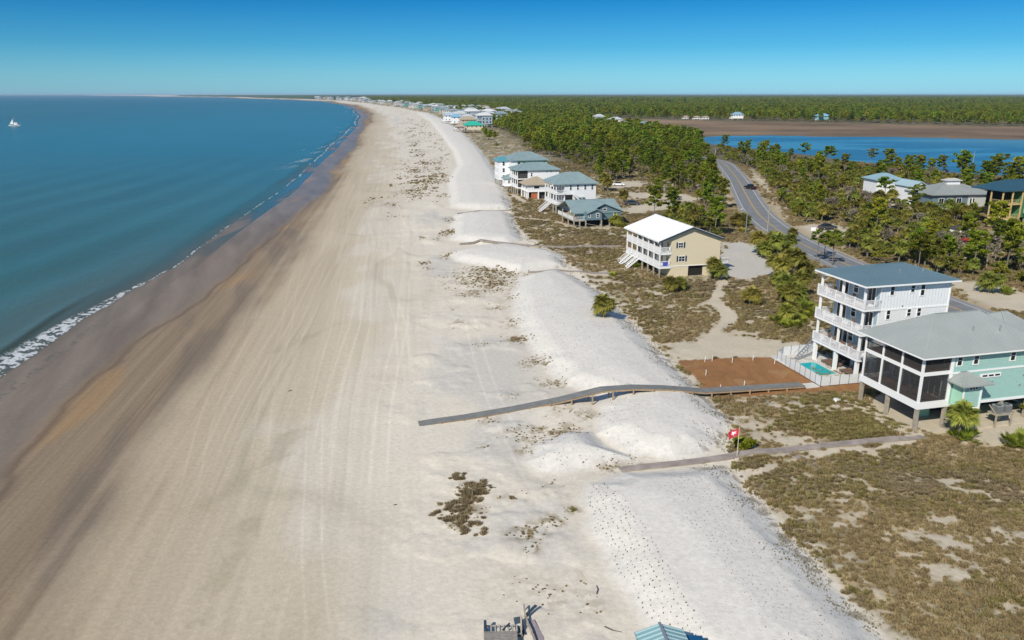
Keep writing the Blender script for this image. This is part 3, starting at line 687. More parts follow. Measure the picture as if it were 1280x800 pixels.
# ------------------------------------------------------------ road
def strip(name,L,o0,o1,dz,m,step=None,parent=None,zf=None):
    L=np.asarray(L,float); T=np.gradient(L,axis=0); T/=np.linalg.norm(T,axis=1)[:,None]; N=np.stack([T[:,1],-T[:,0]],1)
    mb=MB(); A=L+N*o0; B=L+N*o1
    for i in range(len(L)-1):
        if step and (i%step[1])>=step[0]: continue
        mb.quad((*A[i],dz),(*B[i],dz),(*B[i+1],dz),(*A[i+1],dz))
    bm=bmesh.new(); me=bpy.data.meshes.new(name); me.from_pydata(mb.v,[],mb.f); bm.from_mesh(me); bmesh.ops.remove_doubles(bm,verts=bm.verts,dist=.001); bmesh.ops.recalc_face_normals(bm,faces=bm.faces)
    if sum(f.normal.z for f in bm.faces)<0: bmesh.ops.reverse_faces(bm,faces=bm.faces)
    bm.to_mesh(me); bm.free(); me.materials.append(m); o=link(name,me,parent); return o
M['asphalt']=mat('worn_asphalt',(.19,.195,.20),.85,var=.14,vscale=.4,bump=.2,bscale=12)
M['asph2']=mat('shoulder_asphalt',(.235,.235,.235),.88,var=.14,vscale=.6)
M['line']=mat('white_road_paint',(.62,.62,.60),.7,var=.08,vscale=2); M['yline']=mat('yellow_road_paint',(.55,.36,.10),.7,var=.12,vscale=1)
tag(strip('road_shoulder',ROAD,-4.7,4.7,.05,M['asph2']),kind='structure')
tag(strip('road',ROAD,-3.65,3.65,.064,M['asphalt']),kind='structure')
tag(strip('road_markings',ROAD,-3.42,-3.24,.080,M['line']),kind='structure'); 
tag(strip('road_markings',ROAD,3.24,3.42,.080,M['line']),kind='structure')
tag(strip('road_markings',ROAD,-.22,-.07,.080,M['yline']),kind='structure'); tag(strip('road_markings',ROAD,.07,.22,.080,M['yline']),kind='structure')
# ============================================================ HOUSES
def L2W(o,a,b,rot=ROT): return (o[0]+a*math.cos(rot)-b*math.sin(rot), o[1]+a*math.sin(rot)+b*math.cos(rot))
M['screen']=mat('insect_screen',(.05,.05,.05),.8,alpha=.42)
def screen_room_bits(): pass

# ---- aqua house with two screened porches (nearest house)
O=(42.0,76.0)
H=House('beach_house','aqua stilt house with grey hip roof and two stacked screened porches, nearest on the right','house',O)
H.box('porch_floor',M['redwood'],.12,3.5,.12,8.6,2.75,2.95)
mb=MB(); mb.box(-.1,3.6,-.1,.12,2.55,3.3).box(-.1,.12,.12,8.7,2.55,3.3).box(-.1,3.6,8.7,8.9,2.55,3.3).box(3.4,3.6,.12,8.7,2.55,2.74)
mb.box(-.02,3.55,-.02,.1,6.15,6.55).box(-.02,.1,.1,8.7,6.15,6.55).box(-.02,3.5,8.7,8.82,6.15,6.55)
mb.box(-.02,3.5,-.02,.1,8.05,8.3).box(-.02,.1,.1,8.7,8.05,8.3)
H.part('porch_band',mb,M['trim'])
H.box('upper_porch_floor',M['redwood'],.12,3.5,.12,8.6,6.25,6.4)
for (a,b_) in ((0,0),(0,2.9),(0,5.8),(0,8.62),(3.42,0)):
    H.box('porch_post',M['trim'],a-.05,a+.17,b_-.05,b_+.17,3.3,8.06)
for (z0,z1) in ((3.3,6.15),(6.55,8.05)):
    for (b0,b1) in ((.2,2.85),(3.08,5.75),(5.98,8.58)): H.box('screen',M['screen'],.03,.05,b0,b1,z0,z1)
    H.box('screen',M['screen'],.2,3.37,.03,.05,z0,z1)
    rb=MB(); rb.box(.07,.11,.2,8.6,z0+.85,z0+.93).box(.2,3.4,.07,.11,z0+.85,z0+.93)
    for i in range(50): rb.box(.08,.10,.25+i*.167,.28+i*.167,z0,z0+.85)
    for i in range(19): rb.box(.25+i*.167,.28+i*.167,.08,.10,z0,z0+.85)
    H.part('porch_railing',rb,M['redwood'])
mb=MB().box(3.6,17.5,0,8.8,2.6,8.25)
H.part('wall',mb,M['lap_aqua'])
mb=MB().box(3.55,3.63,.2,8.7,3.0,6.2).box(3.55,3.63,.2,8.7,6.5,8.2); H.part('porch_back_wall',mb,M['lap_blue'])
for b0 in (1.2,4.0,6.6):
    for z0 in (3.05,6.45): H.window('W',3.55,b0+.6,z0+.1,1.5,1.75 if z0>6 else 2.1,(2,1),name='sliding_door')
mb=MB(); mb.box(3.55,3.75,-.06,.0,2.55,8.25).box(3.6,17.5,-.05,.0,2.5,2.78).box(3.75,17.5,-.04,.0,6.1,6.3).box(17.4,17.56,-.06,0,2.55,8.25)
H.part('wall_trim',mb,M['trim'])
H.box('eave_frieze_board',M['lap_aqua2'],3.75,17.4,-.035,-.0,7.85,8.05,label='pale aqua frieze board')  # pale aqua trim strip on the wall under the eave
for a in (4.4,6.45,11.15): H.window('S',0,a,7.0 if a!=11.15 else 7.0,.55,1.05)
f=MB().box(7.3,9.95,-.06,-.003,5.32,5.78); fo=H.part('transom_window',f,M['trim'])
g=MB(); 
for i in range(3): g.box(7.6+i*.8,8.2+i*.8,-.075,-.062,5.45,5.64)
g.build('pane',M['glass'],fo)
# entry bump-out with its own little hip roof
mb=MB().box(4.0,6.2,-1.5,-.055,2.7,5.45); e_=H.part('entry_room',mb,M['lap_aqua'])
tr_=MB(); tr_.box(3.92,4.1,-1.58,-1.5,2.6,5.45).box(6.1,6.28,-1.58,-1.5,2.6,5.45).box(4.1,6.1,-1.56,-1.5,2.6,2.8).box(4.1,6.1,-1.56,-1.5,5.25,5.45); tr_.build('trim',M['trim'],e_)
sw_=MB().box(3.93,3.995,-1.45,-.1,2.85,5.3); sw_.build('side_panel',M['lap_aqua2'],e_)
f=MB().box(4.6,5.7,-1.57,-1.505,4.78,5.2); fo=H.part('transom_window',f,M['trim']); g=MB()
for i in range(3): g.box(4.68+i*.34,4.94+i*.34,-1.585,-1.572,4.86,5.12)
g.build('pane',M['glass'],fo)
mb=MB(); hip(mb,3.2,7.0,-2.2,-.06,5.5,6.25,4.7,5.5,-.08,.12,.45); H.part('entry_roof',mb,M['roof_grey'])
mb=MB(); hip(mb,-.65,15.4,-.65,9.4,8.38,11.35,4.45,10.2,4.37,.2,.55); H.part('roof',mb,M['roof_grey'])
mb=MB(); hip(mb,13.2,19.5,2.0,11.5,8.0,10.2,15.9,16.6,6.7,.2,.55); H.part('rear_roof',mb,M['roof_grey'],label='lower grey hip roof of the rear wing')
H.box('rear_wing',M['lap_aqua'],14.0,18.8,8.8,10.8,2.6,8.0)
for a in (.05,3.5,7.2,10.7,14.2,17.2):
    for b_ in (.05,4.4,8.6):
        if a>3 and b_==4.4: continue
        H.box('piling',M['post'],a-.05,a+.3,b_-.05,b_+.3,-.3,2.56)
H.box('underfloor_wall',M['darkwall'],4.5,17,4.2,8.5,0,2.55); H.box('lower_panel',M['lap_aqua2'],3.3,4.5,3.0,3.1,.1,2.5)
H.box('concrete_pad',M['concrete'],-1.7,17.8,-1.0,9.3,-.1,.13)
mb=MB().box(9.0,11.2,-1.3,-.1,1.35,1.5)
for p in ((9.1,-1.2),(11.1,-1.2)): mb.bar((p[0],p[1],0),(p[0],p[1],1.36),.14)
mb.bar((9.1,-1.2,1.4),(9.1,-.1,2.2),.08); H.part('equipment_shelf',mb,M['post'])
mb=MB().box(-.70,15.4,-.72,-.68,8.2,8.36).box(-.72,-.68,-.68,9.4,8.2,8.36); H.part('gutter',mb,M['trim'])
for a,b_ in ((7.5,2.0),(10.6,1.6)): H.part('roof_vent',MB().cyl((a,b_,9.0),(a,b_,10.4),.08,.08,8),M['metal'])
for a,z0 in ((8.9,4.7),(12.6,4.0),(12.9,5.1)): H.box('wall_vent',M['metal'],a,a+.22,-.06,-.003,z0,z0+.18)
H.part('downpipe',MB().bar((16.9,-.1,8.2),(16.9,-.1,.2),.1),M['trim'])
def ac_unit(o,a,b,z,label):
    x,y=L2W(O,a,b); r=thing('air_conditioner',label,'air conditioner',(x,y,z),ROT,'air conditioners beside the aqua house')
    MB().box(-.4,.4,-.4,.4,.05,.85).build('casing',M['metal'],r)
    m_=MB()
    for i in range(7): m_.box(-.41,.41,-.41,.41,.15+i*.09,.17+i*.09)
    m_.build('louvre',M['pole_dark'],r); m_=MB(); m_.cyl((0,0,.85),(0,0,.90),.3,n=14); m_.build('fan_grille',M['pole_dark'],r)
zg=H.z
ac_unit(O,9.6,-.7,zg+1.5,'left air conditioner on the raised wooden shelf of the aqua house'); ac_unit(O,10.7,-.7,zg+1.5,'right air conditioner on the raised wooden shelf of the aqua house')
def meter_box(a,b,z,label):
    x,y=L2W(O,a,b); r=thing('utility_box',label,'utility box',(x,y,z),ROT)
    MB().box(-.3,.3,-.12,.12,0,.9).build('box',M['carwhite'],r); MB().box(-.2,.2,-.16,-.12,.2,.7).build('door',M['metal'],r); MB().bar((0,0,-1.1),(0,0,0),.08).build('conduit',M['metal'],r)
meter_box(14.0,-.5,zg+1.2,'white utility box on a post under the aqua house')
x,y=L2W(O,5.0,-.4); gr_=thing('grill','black kettle grill standing under the aqua house beside the palm','grill',(x,y,zg+.12),ROT)
m_=MB(); m_.cyl((0,0,.7),(0,0,.95),.2,.33,12); m_.cyl((0,0,.95),(0,0,1.2),.33,.12,12); m_.build('kettle',M['pole_dark'],gr_)
for i in range(3):
    t_=2.1*i; MB().bar((.15*math.cos(t_),.15*math.sin(t_),.72),(.35*math.cos(t_),.35*math.sin(t_),0),.03).build('leg',M['metal'],gr_)
# furniture seen through the screens
def table_set(a,b,z,label):
    x,y=L2W(O,a,b); r=thing('patio_table',label,'table',(x,y,z),ROT)
    MB().box(-.45,.45,-.7,.7,.70,.75).build('tabletop',M['brown_f'],r)
    for sx in (-.4,.4):
        for sy in (-.6,.6): MB().bar((sx,sy,0),(sx,sy,.7),.06).build('leg',M['brown_f'],r)
def chair_(x,y,z,rot,label,m,group=None,name='patio_chair',cat='chair'):
    r=thing(name,label,cat,(x,y,z),rot,group)
    MB().box(-.28,.28,-.28,.28,.38,.46).build('seat',m,r); MB().box(-.28,.28,.24,.30,.46,1.0).build('backrest',m,r)
    for sx in (-.25,.25):
        for sy in (-.25,.25): MB().bar((sx,sy,0),(sx,sy,.38),.05).build('leg',m,r)
    return r
table_set(1.7,2.0,zg+2.95,'brown table behind the lower screens of the aqua house'); table_set(1.8,5.6,zg+6.4,'brown table behind the upper screens of the aqua house')
k=0
for (a,b_,z,rr) in ((1.7,.9,2.95,math.pi),(1.7,3.1,2.95,0),(.9,5.2,2.95,-1.57),(1.8,4.5,6.4,math.pi),(1.8,6.8,6.4,0),(.9,2,6.4,-1.57)):
    x,y=L2W(O,a,b_); chair_(x,y,zg+z,ROT+rr,('brown chair behind the lower screens of the aqua house','brown chair behind the upper screens of the aqua house')[z>6],M['brown_f'],('chairs on the lower screened porch','chairs on the upper screened porch')[z>6])

# ---- white four-storey house
O=(42.15,90.95); WO=O
H=House('beach_house','tall white four-level stilt house with blue-grey hip roof and three stacked balconies','house',O); zg=H.z
mb=MB(); hip(mb,-.72,12.75,-.72,9.12,12.2,13.6,4.1,8.4,4.2,.22,.5); H.part('roof',mb,M['roof_blue'])
H.box('soffit',M['trim'],-.6,12.6,-.6,9.0,11.93,11.97)
FL=(2.95,6.15,9.25)
mb=MB().box(2.05,12.05,.0,8.4,8.9,11.92); H.part('upper_wall',mb,M['batten']); mb=MB().box(2.05,12.05,.0,8.4,2.9,8.9); H.part('wall',mb,M['lap_white'])
H.box('belt_trim',M['trim'],2.0,12.1,-.05,8.45,8.82,9.02)
for x_ in (2.05,11.95): H.box('corner_trim',M['trim'],x_-.06,x_+.12,-.06,.0,2.9,11.92)
H.box('shaded_seaward_wall',M['blue_panel'],1.98,2.05,.1,8.3,2.95,11.9)  # balcony shade painted as blue-grey over the white seaward side
H.box('ground_floor_wall',M['blue_panel'],2.6,11.8,.6,8.2,0,2.85); H.box('ground_opening_shade',M['dark'],2.5,2.59,1.2,3.8,.2,2.5); H.box('ground_opening_shade',M['dark'],2.5,2.59,4.6,7.4,.2,2.5)  # openings are near-black slabs on the wall, shade put into their colour
H.box('ground_opening_shade',M['dark'],3.2,11.2,.5,.59,.1,2.5)
for (c,z0,w_,h_) in ((3.6,10.75,.5,1.05),(6.5,10.95,.5,.8),(7.95,10.45,.52,1.4),(3.45,7.75,.5,1.1),(6.4,7.95,.5,.85),(7.85,7.85,.52,1.0)): H.window('S',0,c,z0,w_,h_,fw=.09)
for z in FL:
    H.window('W',1.98,1.7,z+.12,1.9,2.15,(3,1),name='sliding_door'); H.window('W',1.98,4.3,z+.9,.8,1.3); H.window('W',1.98,6.6,z+.12,1.7,2.15,(2,1),name='sliding_door')
    if z==FL[0]: H.window('W',1.98,5.4,z+.12,.9,2.1,(1,1),name='sliding_door')
for k,z in enumerate(FL):
    H.box('balcony_floor',M['trim'],-.35,1.97,-.35,8.75,z-.28,z-.02)
    mb=MB(); railing(mb,(-.3,-.3,z),(-.3,8.7,z)); railing(mb,(-.3,-.3,z),(2.0,-.3,z)); railing(mb,(-.3,8.7,z),(2.0,8.7,z)); 
    for b_ in (-.3,1.5,3.3,5.1,6.9,8.7): mb.box(-.36,-.24,b_-.06,b_+.06,z,z+1.15)
    H.part('railing',mb,M['rail'])
for b_ in (0,4.05,8.25):
    H.box('piling',M['trim'],-.2,.2,b_-.1,b_+.3,-.2,2.66)
    for k,z in enumerate(FL): H.box('balcony_post',M['trim'],-.1,.14,b_,b_+.24,z,(list(FL)+[12.2])[k+1]-.28)
mb=MB()
for i in range(9): mb.box(-.25-.27*i,.0-.27*i,8.55,9.15,2.45-.27*i,2.50-.27*i)
for y_ in (8.55,9.15): mb.bar((-.1,y_,2.5),(-2.6,y_,0),.05,.14); mb.bar((-.1,y_,3.3),(-2.6,y_,.85),.04)
H.part('stairs',mb,M['metal'])
for (a,b_,z,rr,k) in ((.8,2.2,FL[0],-1.57,0),(.8,3.2,FL[0],-1.57,0),(.8,6.2,FL[0],-1.57,0),(.8,7.2,FL[0],-1.57,0),(.8,3.0,FL[1],-1.57,1),(.8,5.5,FL[1],-1.57,1),(.8,3.4,FL[2],-1.57,2),(.8,7.1,FL[2],-1.57,2)):
    x,y=L2W(O,a,b_); chair_(x,y,zg+z,ROT+rr,'brown wicker chair on the %s balcony of the white house'%('lowest','middle','top')[k],M['brown_f'],'chairs on the %s balcony'%('lowest','middle','top')[k])
x,y=L2W(O,.6,4.7); r_=thing('patio_sofa','brown wicker sofa with white cushions on the lowest balcony of the white house','sofa',(x,y,zg+FL[0]),ROT)
MB().box(-.4,.4,-.9,.9,.0,.35).box(.3,.42,-.9,.9,.35,.85).build('frame',M['brown_f'],r_); MB().box(-.38,.3,-.85,.85,.36,.5).build('cushion',M['cushion'],r_)

mb=MB().box(-.76,12.79,-.78,-.74,12.0,12.2).box(-.78,-.74,-.74,9.14,12.0,12.2); H.part('gutter',mb,M['trim'])
for a,b_ in ((6.2,2.2),(9.3,1.9)): H.part('roof_vent',MB().cyl((a,b_,12.4),(a,b_,13.35),.09,.09,8),M['metal'])
H.box('wall_light',M['metal'],5.2,5.35,-.12,-.005,9.25,9.4)
# ---- pool deck, pool and fence
o=MB().box(-4.9,2.4,-.45,11.1,.0,.12).build('pool_deck',M['concrete_g'],None,(O[0],O[1],zg),ROT); tag(o,kind='structure')
x,y=L2W(O,-2.0,4.9); P_=thing('swimming_pool','small turquoise rectangular pool below the white house','pool',(x,y,zg+.12),ROT)
MB().box(-1.25,1.25,-2.4,2.4,.02,.06).build('water',M['pool'],P_); m_=MB(); m_.box(-1.5,-1.25,-2.65,2.65,.0,.1).box(1.25,1.5,-2.65,2.65,.0,.1).box(-1.25,1.25,-2.65,-2.4,.0,.1).box(-1.25,1.25,2.4,2.65,.0,.1); m_.build('coping',M['concrete_g'],P_)
F_=thing('pool_fence','white mesh pool fence with dark posts round the pool','fence',(O[0],O[1],zg+.0),ROT)
fp=[(2.4,-.7),(-5.25,-.5),(-5.1,2.9),(-4.9,6.4),(-4.6,9.8),(-3.0,11.0),(-.5,11.1),(2.3,11.2)]
for i in range(len(fp)-1):
    a,b_=fp[i],fp[i+1]; L_=math.hypot(a[0]-b_[0],a[1]-b_[1]); n=max(1,round(L_/1.35))
    MB().bar((*a,.70),(*b_,.70),.02,1.18).build('mesh_panel',M['poolfence'],F_)
    for k in range(n):
        x_=a[0]+(b_[0]-a[0])*k/n; y_=a[1]+(b_[1]-a[1])*k/n; MB().bar((x_,y_,0),(x_,y_,1.34),.05).build('fence_post',M['pole_dark'],F_)
def lounger(a,b,label,rr=0):
    x,y=L2W(WO,a,b); r=thing('sun_lounger',label,'sun lounger',(x,y,zg+.12),ROT+rr,'sun loungers beside the pool')
    MB().box(-1.0,.35,-.33,.33,.28,.38).build('seat',M['brown_f'],r); MB().quad((.35,-.33,.38),(.35,.33,.38),(.95,.33,.8),(.95,-.33,.8)).quad((.35,-.33,.30),(.95,-.33,.72),(.95,.33,.72),(.35,.33,.30)).build('backrest',M['brown_f'],r)
    for sx in (-.9,.3):
        for sy in (-.28,.28): MB().bar((sx,sy,0),(sx,sy,.3),.05).build('leg',M['brown_f'],r)
for i,b_ in enumerate((1.2,2.1,3.0,5.0,5.9,6.8)): lounger(1.1,b_,'brown lounger left of the middle piling beside the pool' if b_>4 else 'brown lounger right of the middle piling beside the pool')
# ---- cream house with white roof
O=(28.2,147.9)
H=House('beach_house','cream stilt house with white gable roof and two long white balconies','house',O); zg=H.z
mb=MB(); gable_y(mb,-.6,13.2,-.6,16.8,7.25,9.75,6.4,.25,.6); H.part('roof',mb,M['roof_white'])
mb=MB().box(2.4,12.7,0,16.2,2.15,7.15); 
for y_ in (0,16.2): pass
H.part('wall',mb,M['lap_cream'])
for y0,y1 in ((0,.12),(16.08,16.2)):
    mb=MB(); mb.quad((.3,y0,7.12),(12.7,y0,7.12),(6.4,y0,9.42)).quad((.3,y1,7.12),(6.4,y1,9.42),(12.7,y1,7.12)).quad((.3,y0,7.12),(6.4,y0,9.42),(6.4,y1,9.42),(.3,y1,7.12)).quad((12.7,y0,7.12),(12.7,y1,7.12),(6.4,y1,9.42),(6.4,y0,9.42)).quad((.3,y0,7.12),(.3,y1,7.12),(12.7,y1,7.12),(12.7,y0,7.12)); H.part('gable_wall',mb,M['lap_cream'])
mb=MB(); mb.quad((-.6,-.62,7.25),(6.4,-.62,9.75),(6.4,-.62,9.35),(-.6,-.62,6.9)).quad((13.2,-.62,7.25),(13.2,-.62,6.9),(6.4,-.62,9.35),(6.4,-.62,9.75)); H.part('barge_board',mb,M['shutter'],label='grey rake board')
H.box('enclosure_wall',M['lap_cream'],2.4,6.1,.0,6,0,2.15); H.box('enclosure_wall',M['lap_cream'],9.4,12.7,.4,10,0,2.12); H.box('garage_opening_shade',M['dark'],6.1,9.4,.5,.6,0,2.15)  # the opening is a near-black slab standing for the shade inside
H.box('belt_trim',M['trim'],2.36,12.76,-.05,0,2.1,2.25)
for (c,z0,w_) in ((4.25,5.75,.9),(4.6,3.1,1.2)):
    H.window('S',0,c,z0,w_,.95,(2,2),fw=.1)
    for s_ in (-1,1): H.box('shutter',M['shutter'],c+s_*(w_/2+.3)-.16,c+s_*(w_/2+.3)+.16,-.06,-.003,z0-.05,z0+1.05)
for z in (2.15,4.85):
    H.box('balcony_floor',M['trim'],-.1,2.39,-.1,16.3,z-.32,z)
    mb=MB(); railing(mb,(.0,.0,z),(.0,16.2,z),1.1,.25,t=.09); railing(mb,(0,0,z),(2.4,0,z),1.1,.25,t=.09); H.part('railing',mb,M['rail'])
    for i in range(6): H.window('W',2.4,1.5+i*2.7,z+.1,1.1,1.75,(2,1),name='sliding_door')
for b_ in (0,2.7,5.4,8.1,10.8,13.5,16.1):
    H.box('balcony_post',M['trim'],-.08,.12,b_-.1,b_+.1,2.15,7.0); H.box('piling',M['post'],-.05,.2,b_-.12,b_+.12,-.2,1.84)
H.box('underfloor_wall',M['darkwall'],2.6,3,6.1,16,0,1.85)
for b_ in (13.0,9.5):
    mb=MB()
    for i in range(8): mb.box(-.45-.3*i,-.12-.3*i,b_,b_+1.2,2.0-.25*i,2.06-.25*i)
    for y_ in (b_,b_+1.2): mb.bar((-.1,y_,2.0),(-2.7,y_,.0),.1,.25); mb.bar((-.1,y_,3.0),(-2.7,y_,1.0),.08,.1); mb.bar((-.1,y_,2.6),(-2.7,y_,.6),.05,.05)
    H.part('stairs',mb,M['trim'])
mb=MB()
for i in range(8): mb.box(12.9+.3*i,13.23+.3*i,3.0,4.4,2.0-.25*i,2.06-.25*i)
mb.box(12.7,15.2,.9,3,1.95,2.1); railing(mb,(12.7,.9,2.1),(15.2,.9,2.1)); H.part('rear_stairs',mb,M['rail'])
x,y=L2W(O,1.2,.06); r_=thing('beach_towel','blue towel hanging on the balcony rail of the cream house','towel',(x,y,zg+2.2),ROT); m_=MB()
for i in range(6): m_.quad((-.5+i*.17,-.12-.02*(i%2),.9),(-.33+i*.17,-.12-.02*((i+1)%2),.9),(-.33+i*.17,-.12-.02*((i+1)%2),.15),(-.5+i*.17,-.12-.02*(i%2),.15))
m_.build('cloth',mat('blue_towel',(.05,.08,.45),.8),r_)

# ---- slate blue cottage
O=(19.5,207.4)
H=House('beach_cottage','low slate-blue cottage on stilts with two front gables','cottage',O)
mb=MB().box(0,4.5,0,3,2.05,4.1).box(4.5,10.3,1.2,12,1.95,4.2).box(0,4.5,3,12,2.05,4.1); H.part('wall',mb,M['lap_blue'])
H.part('gable_wall',MB().quad((.6,-.0,4.1),(4.5,0,4.1),(2.9,0,4.9)),M['lap_blue']); H.part('gable_wall',MB().quad((3.2,1.19,4.2),(10.3,1.19,4.2),(5.6,1.19,6.0)),M['lap_blue'])
mb=MB(); gable_y(mb,.1,5.0,-.5,6,3.95,5.05,2.9,.2); H.part('front_roof',mb,M['roof_teal'])
mb=MB(); gable_y(mb,1.2,11.0,.6,9,4.3,6.3,5.4,.2,z1=4.05); H.part('gable_roof',mb,M['roof_teal'])
mb=MB(); gable_x(mb,-3.2,11.0,1.0,15.5,3.9,6.45,8.2,.2,.8); H.part('roof',mb,M['roof_teal'])
H.window('S',0,3.3,2.8,.7,.9); H.window('S',1.2,8.7,2.75,.8,1.0); H.window('S',1.2,5.7,4.35,.9,.5,(1,1)); H.window('S',0,1.0,2.8,.5,.7)
H.box('deck',M['post'],-3.3,0,.2,14,1.8,2.0); mb=MB(); railing(mb,(-3.25,.3,2.0),(-3.25,14,2.0),1,.3,t=.07); railing(mb,(-3.25,.3,2),(0,.3,2),1,.3,t=.07); H.part('railing',mb,M['rail'])
H.box('teal_wall',M['teal'],-.08,-.01,1,8,2.1,3.9); H.window('W',-.08,3,2.6,1,1); H.window('W',-.08,6,2.2,1.4,1.6,(2,1))
for a,b_ in ((-3.2,.3),(-1.6,.3),(0,0),(4.4,0),(4.6,1.3),(7.2,1.3),(10.1,1.3),(-3.2,5),(-3.2,10),(10.1,6),(10.1,11.5),(5,11)): H.box('piling',M['post'],a-.14,a+.14,b_-.14,b_+.14,-.2,(3.85 if a<-3 else 1.98))
H.box('underfloor_wall',M['darkwall'],1,9.5,5,11,0,1.95); mb=MB().bar((-3.2,.3,.9),(0,0,.2),.08).bar((0,0,1.2),(4.4,0,.3),.08); H.part('brace',mb,M['post'])

# ---- white house with green-grey roof
O=(13.0,232.3)
H=House('beach_house','white stilt house with grey-green hip roof and dark upright windows, behind the slate-blue cottage','house',O)
mb=MB(); hip(mb,-.7,12.9,-.7,11.8,8.8,11.6,4.2,8.6,5.6,.25,.8); H.part('roof',mb,M['roof_teal'])
H.box('wall',M['lap_white'],2.6,12.3,0,11,2.9,8.75); H.box('lower_wall',M['lap_white'],5,12.2,.2,10.8,0,2.9)
for c in (4.4,6.6,8.9,11.1): H.window('S',0,c,6.9,.55,1.3)
for z in (3.0,5.9):
    H.box('balcony_floor',M['trim'],-.3,2.59,-.3,11.2,z-.3,z); mb=MB(); railing(mb,(-.25,-.25,z),(-.25,11.1,z),1,.3,t=.08); railing(mb,(-.25,-.25,z),(2.6,-.25,z),1,.3,t=.08); H.part('railing',mb,M['rail'])
    for c in (1.6,4.2,6.8,9.4): H.window('W',2.6,c,z+.2,1.4,2.0,(2,1),name='sliding_door')
for b_ in (0,2.75,5.5,8.25,10.9):
    H.box('balcony_post',M['trim'],-.15,.1,b_-.12,b_+.12,3.0,8.6); H.box('piling',M['post'],-.2,.15,b_-.17,b_+.17,-.2,2.7)
mb=MB()
for i in range(10): mb.box(4.6+.32*i,4.95+.32*i,-1.4,-.1,5.8-.27*i,5.88-.27*i)
mb.bar((4.5,-1.4,5.85),(8.0,-1.4,3.0),.1,.3); mb.bar((4.5,-1.4,6.85),(8.0,-1.4,4.0),.08,.1); H.part('stairs',mb,M['trim'])
H.box('side_awning',M['roof_teal'],5.8,8.6,-1.3,-.05,4.6,4.75)
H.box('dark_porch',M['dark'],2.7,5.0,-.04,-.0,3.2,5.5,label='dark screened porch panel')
mb=MB()
for i in range(11): mb.box(-.6-.33*i,-.25-.33*i,4.0,5.5,2.85-.26*i,2.93-.26*i)
for y_ in (4.0,5.5): mb.bar((-.3,y_,2.9),(-4.0,y_,0),.1,.3); mb.bar((-.3,y_,3.9),(-4.0,y_,1),.1,.12)
H.part('beach_stairs',mb,M['rail'])

# ---- tan-roofed house
O=(5.4,266.5)
H=House('beach_house','small white stilt house with tan hip roof and rust-orange panels below','house',O)
mb=MB(); hip(mb,-.9,8.2,-.7,9.2,4.85,7.1,3.5,4.5,4.2,.25); H.part('roof',mb,M['roof_tan'])
H.box('wall',M['lap_white'],0,7.6,0,8.5,2.6,4.8); H.box('slab',M['trim'],-.3,7.8,-.2,8.7,2.35,2.6); H.box('lower_panel',M['orange'],1.2,3.4,.3,.42,.1,2.2); H.box('lower_panel',M['orange'],.4,.5,2.6,4.0,.1,2.2); H.box('lower_panel',M['orange'],.4,.5,5.4,7.2,.1,2.2)
H.window('S',0,3.0,3.5,1.8,.8,(1,1)); H.window('W',0,2,3.3,1.2,.9); H.window('W',0,5.5,3.3,1.2,.9)
for a,b_ in ((0,0),(0,2.2),(0,4.6),(0,8.2),(3.6,0),(7.3,0)): H.box('piling',M['trim'],a-.2,a+.2,b_-.2,b_+.2,-.2,2.35)
H.box('underfloor_wall',M['darkwall'],4,7.4,1,8,0,2.3)

# ---- long teal-roofed house
O=(2.9,275.4)
H=House('beach_house','broad pale house with long teal-grey roof between the tan-roofed and mint-green houses','house',O)
mb=MB(); hip(mb,-1.7,14.5,-.7,11,8.9,11.0,3.8,9.4,5.2,.25,.8); H.part('roof',mb,M['roof_teal'])
H.box('wall',M['white'],2.7,14,0,10.4,2.9,8.85); H.box('slab',M['trim'],-1.2,2.7,-.2,10.5,2.6,2.9); H.box('slab',M['trim'],-1.2,2.7,-.2,10.5,5.6,5.9)
H.box('dark_porch',M['darkwall'],-.2,2.69,.3,10,2.95,8.3,label='solid dark block in place of the shaded porch'); H.window('S',0,4.0,6.6,.5,1.2); H.window('S',0,9.5,7.9,.4,.4,(1,1)); H.window('S',0,11,7.9,.4,.4,(1,1))  # porch filled by a solid block; its shade is the dark colour
for b_ in (0,2.6,5.2,7.8,10.4):
    H.box('piling',M['post'],-1.2,-.9,b_-.15,b_+.15,-.2,2.6); H.box('porch_post',M['trim'],-1.15,-.95,b_-.1,b_+.1,2.9,8.5)
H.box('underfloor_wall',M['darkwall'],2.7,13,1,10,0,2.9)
mb=MB()
for y_ in (.1,): railing(mb,(-1.1,-.1,5.9),(-1.1,10.4,5.9),1,.4,t=.08); railing(mb,(-1.1,-.1,2.9),(-1.1,10.4,2.9),1,.4,t=.08)
H.part('railing',mb,M['rail'])

# ---- mint-green house furthest of the cluster
O=(-1.3,297.)
H=House('beach_house','mint-green house with grey-blue hip roof and white towers, furthest of the middle cluster','house',O)
mb=MB(); hip(mb,.4,15.6,-.7,14,10.4,13.0,5.5,10.5,6.5,.25,.8); H.part('roof',mb,M['roof_teal'])
H.box('wall',M['green_wall'],3.2,15,0,13.4,2.9,10.35); H.box('front_bay',M['white'],1.0,3.19,0,9,2.9,10.3)
mb=MB(); hip(mb,-3.4,1.8,3.0,11,10.0,11.4,-1.5,0,7,.25); H.part('tower_roof',mb,mat('teal_blue_roof',(.10,.30,.36),.4)); H.box('tower',M['white'],-2.8,1.0,3.5,10.4,2.9,9.95)
for z in (3.2,5.8,8.2):
    for c in (4.6,6.6,8.6): H.window('W',-2.8,c,z,.8,1.4)
    for c in (1.4,): H.window('W',1.0,c,z,.9,1.5)
    H.window('S',3.5,-1.0,z,.8,1.4)
H.window('S',0,4.0,8.3,1.0,1.3); H.window('S',0,6.2,8.3,1.4,1.3,(2,2)); H.window('S',0,13.6,8.5,.9,1.0); H.box('teal_panel',M['teal'],7.4,8.6,-.05,-.0,8.0,9.8)
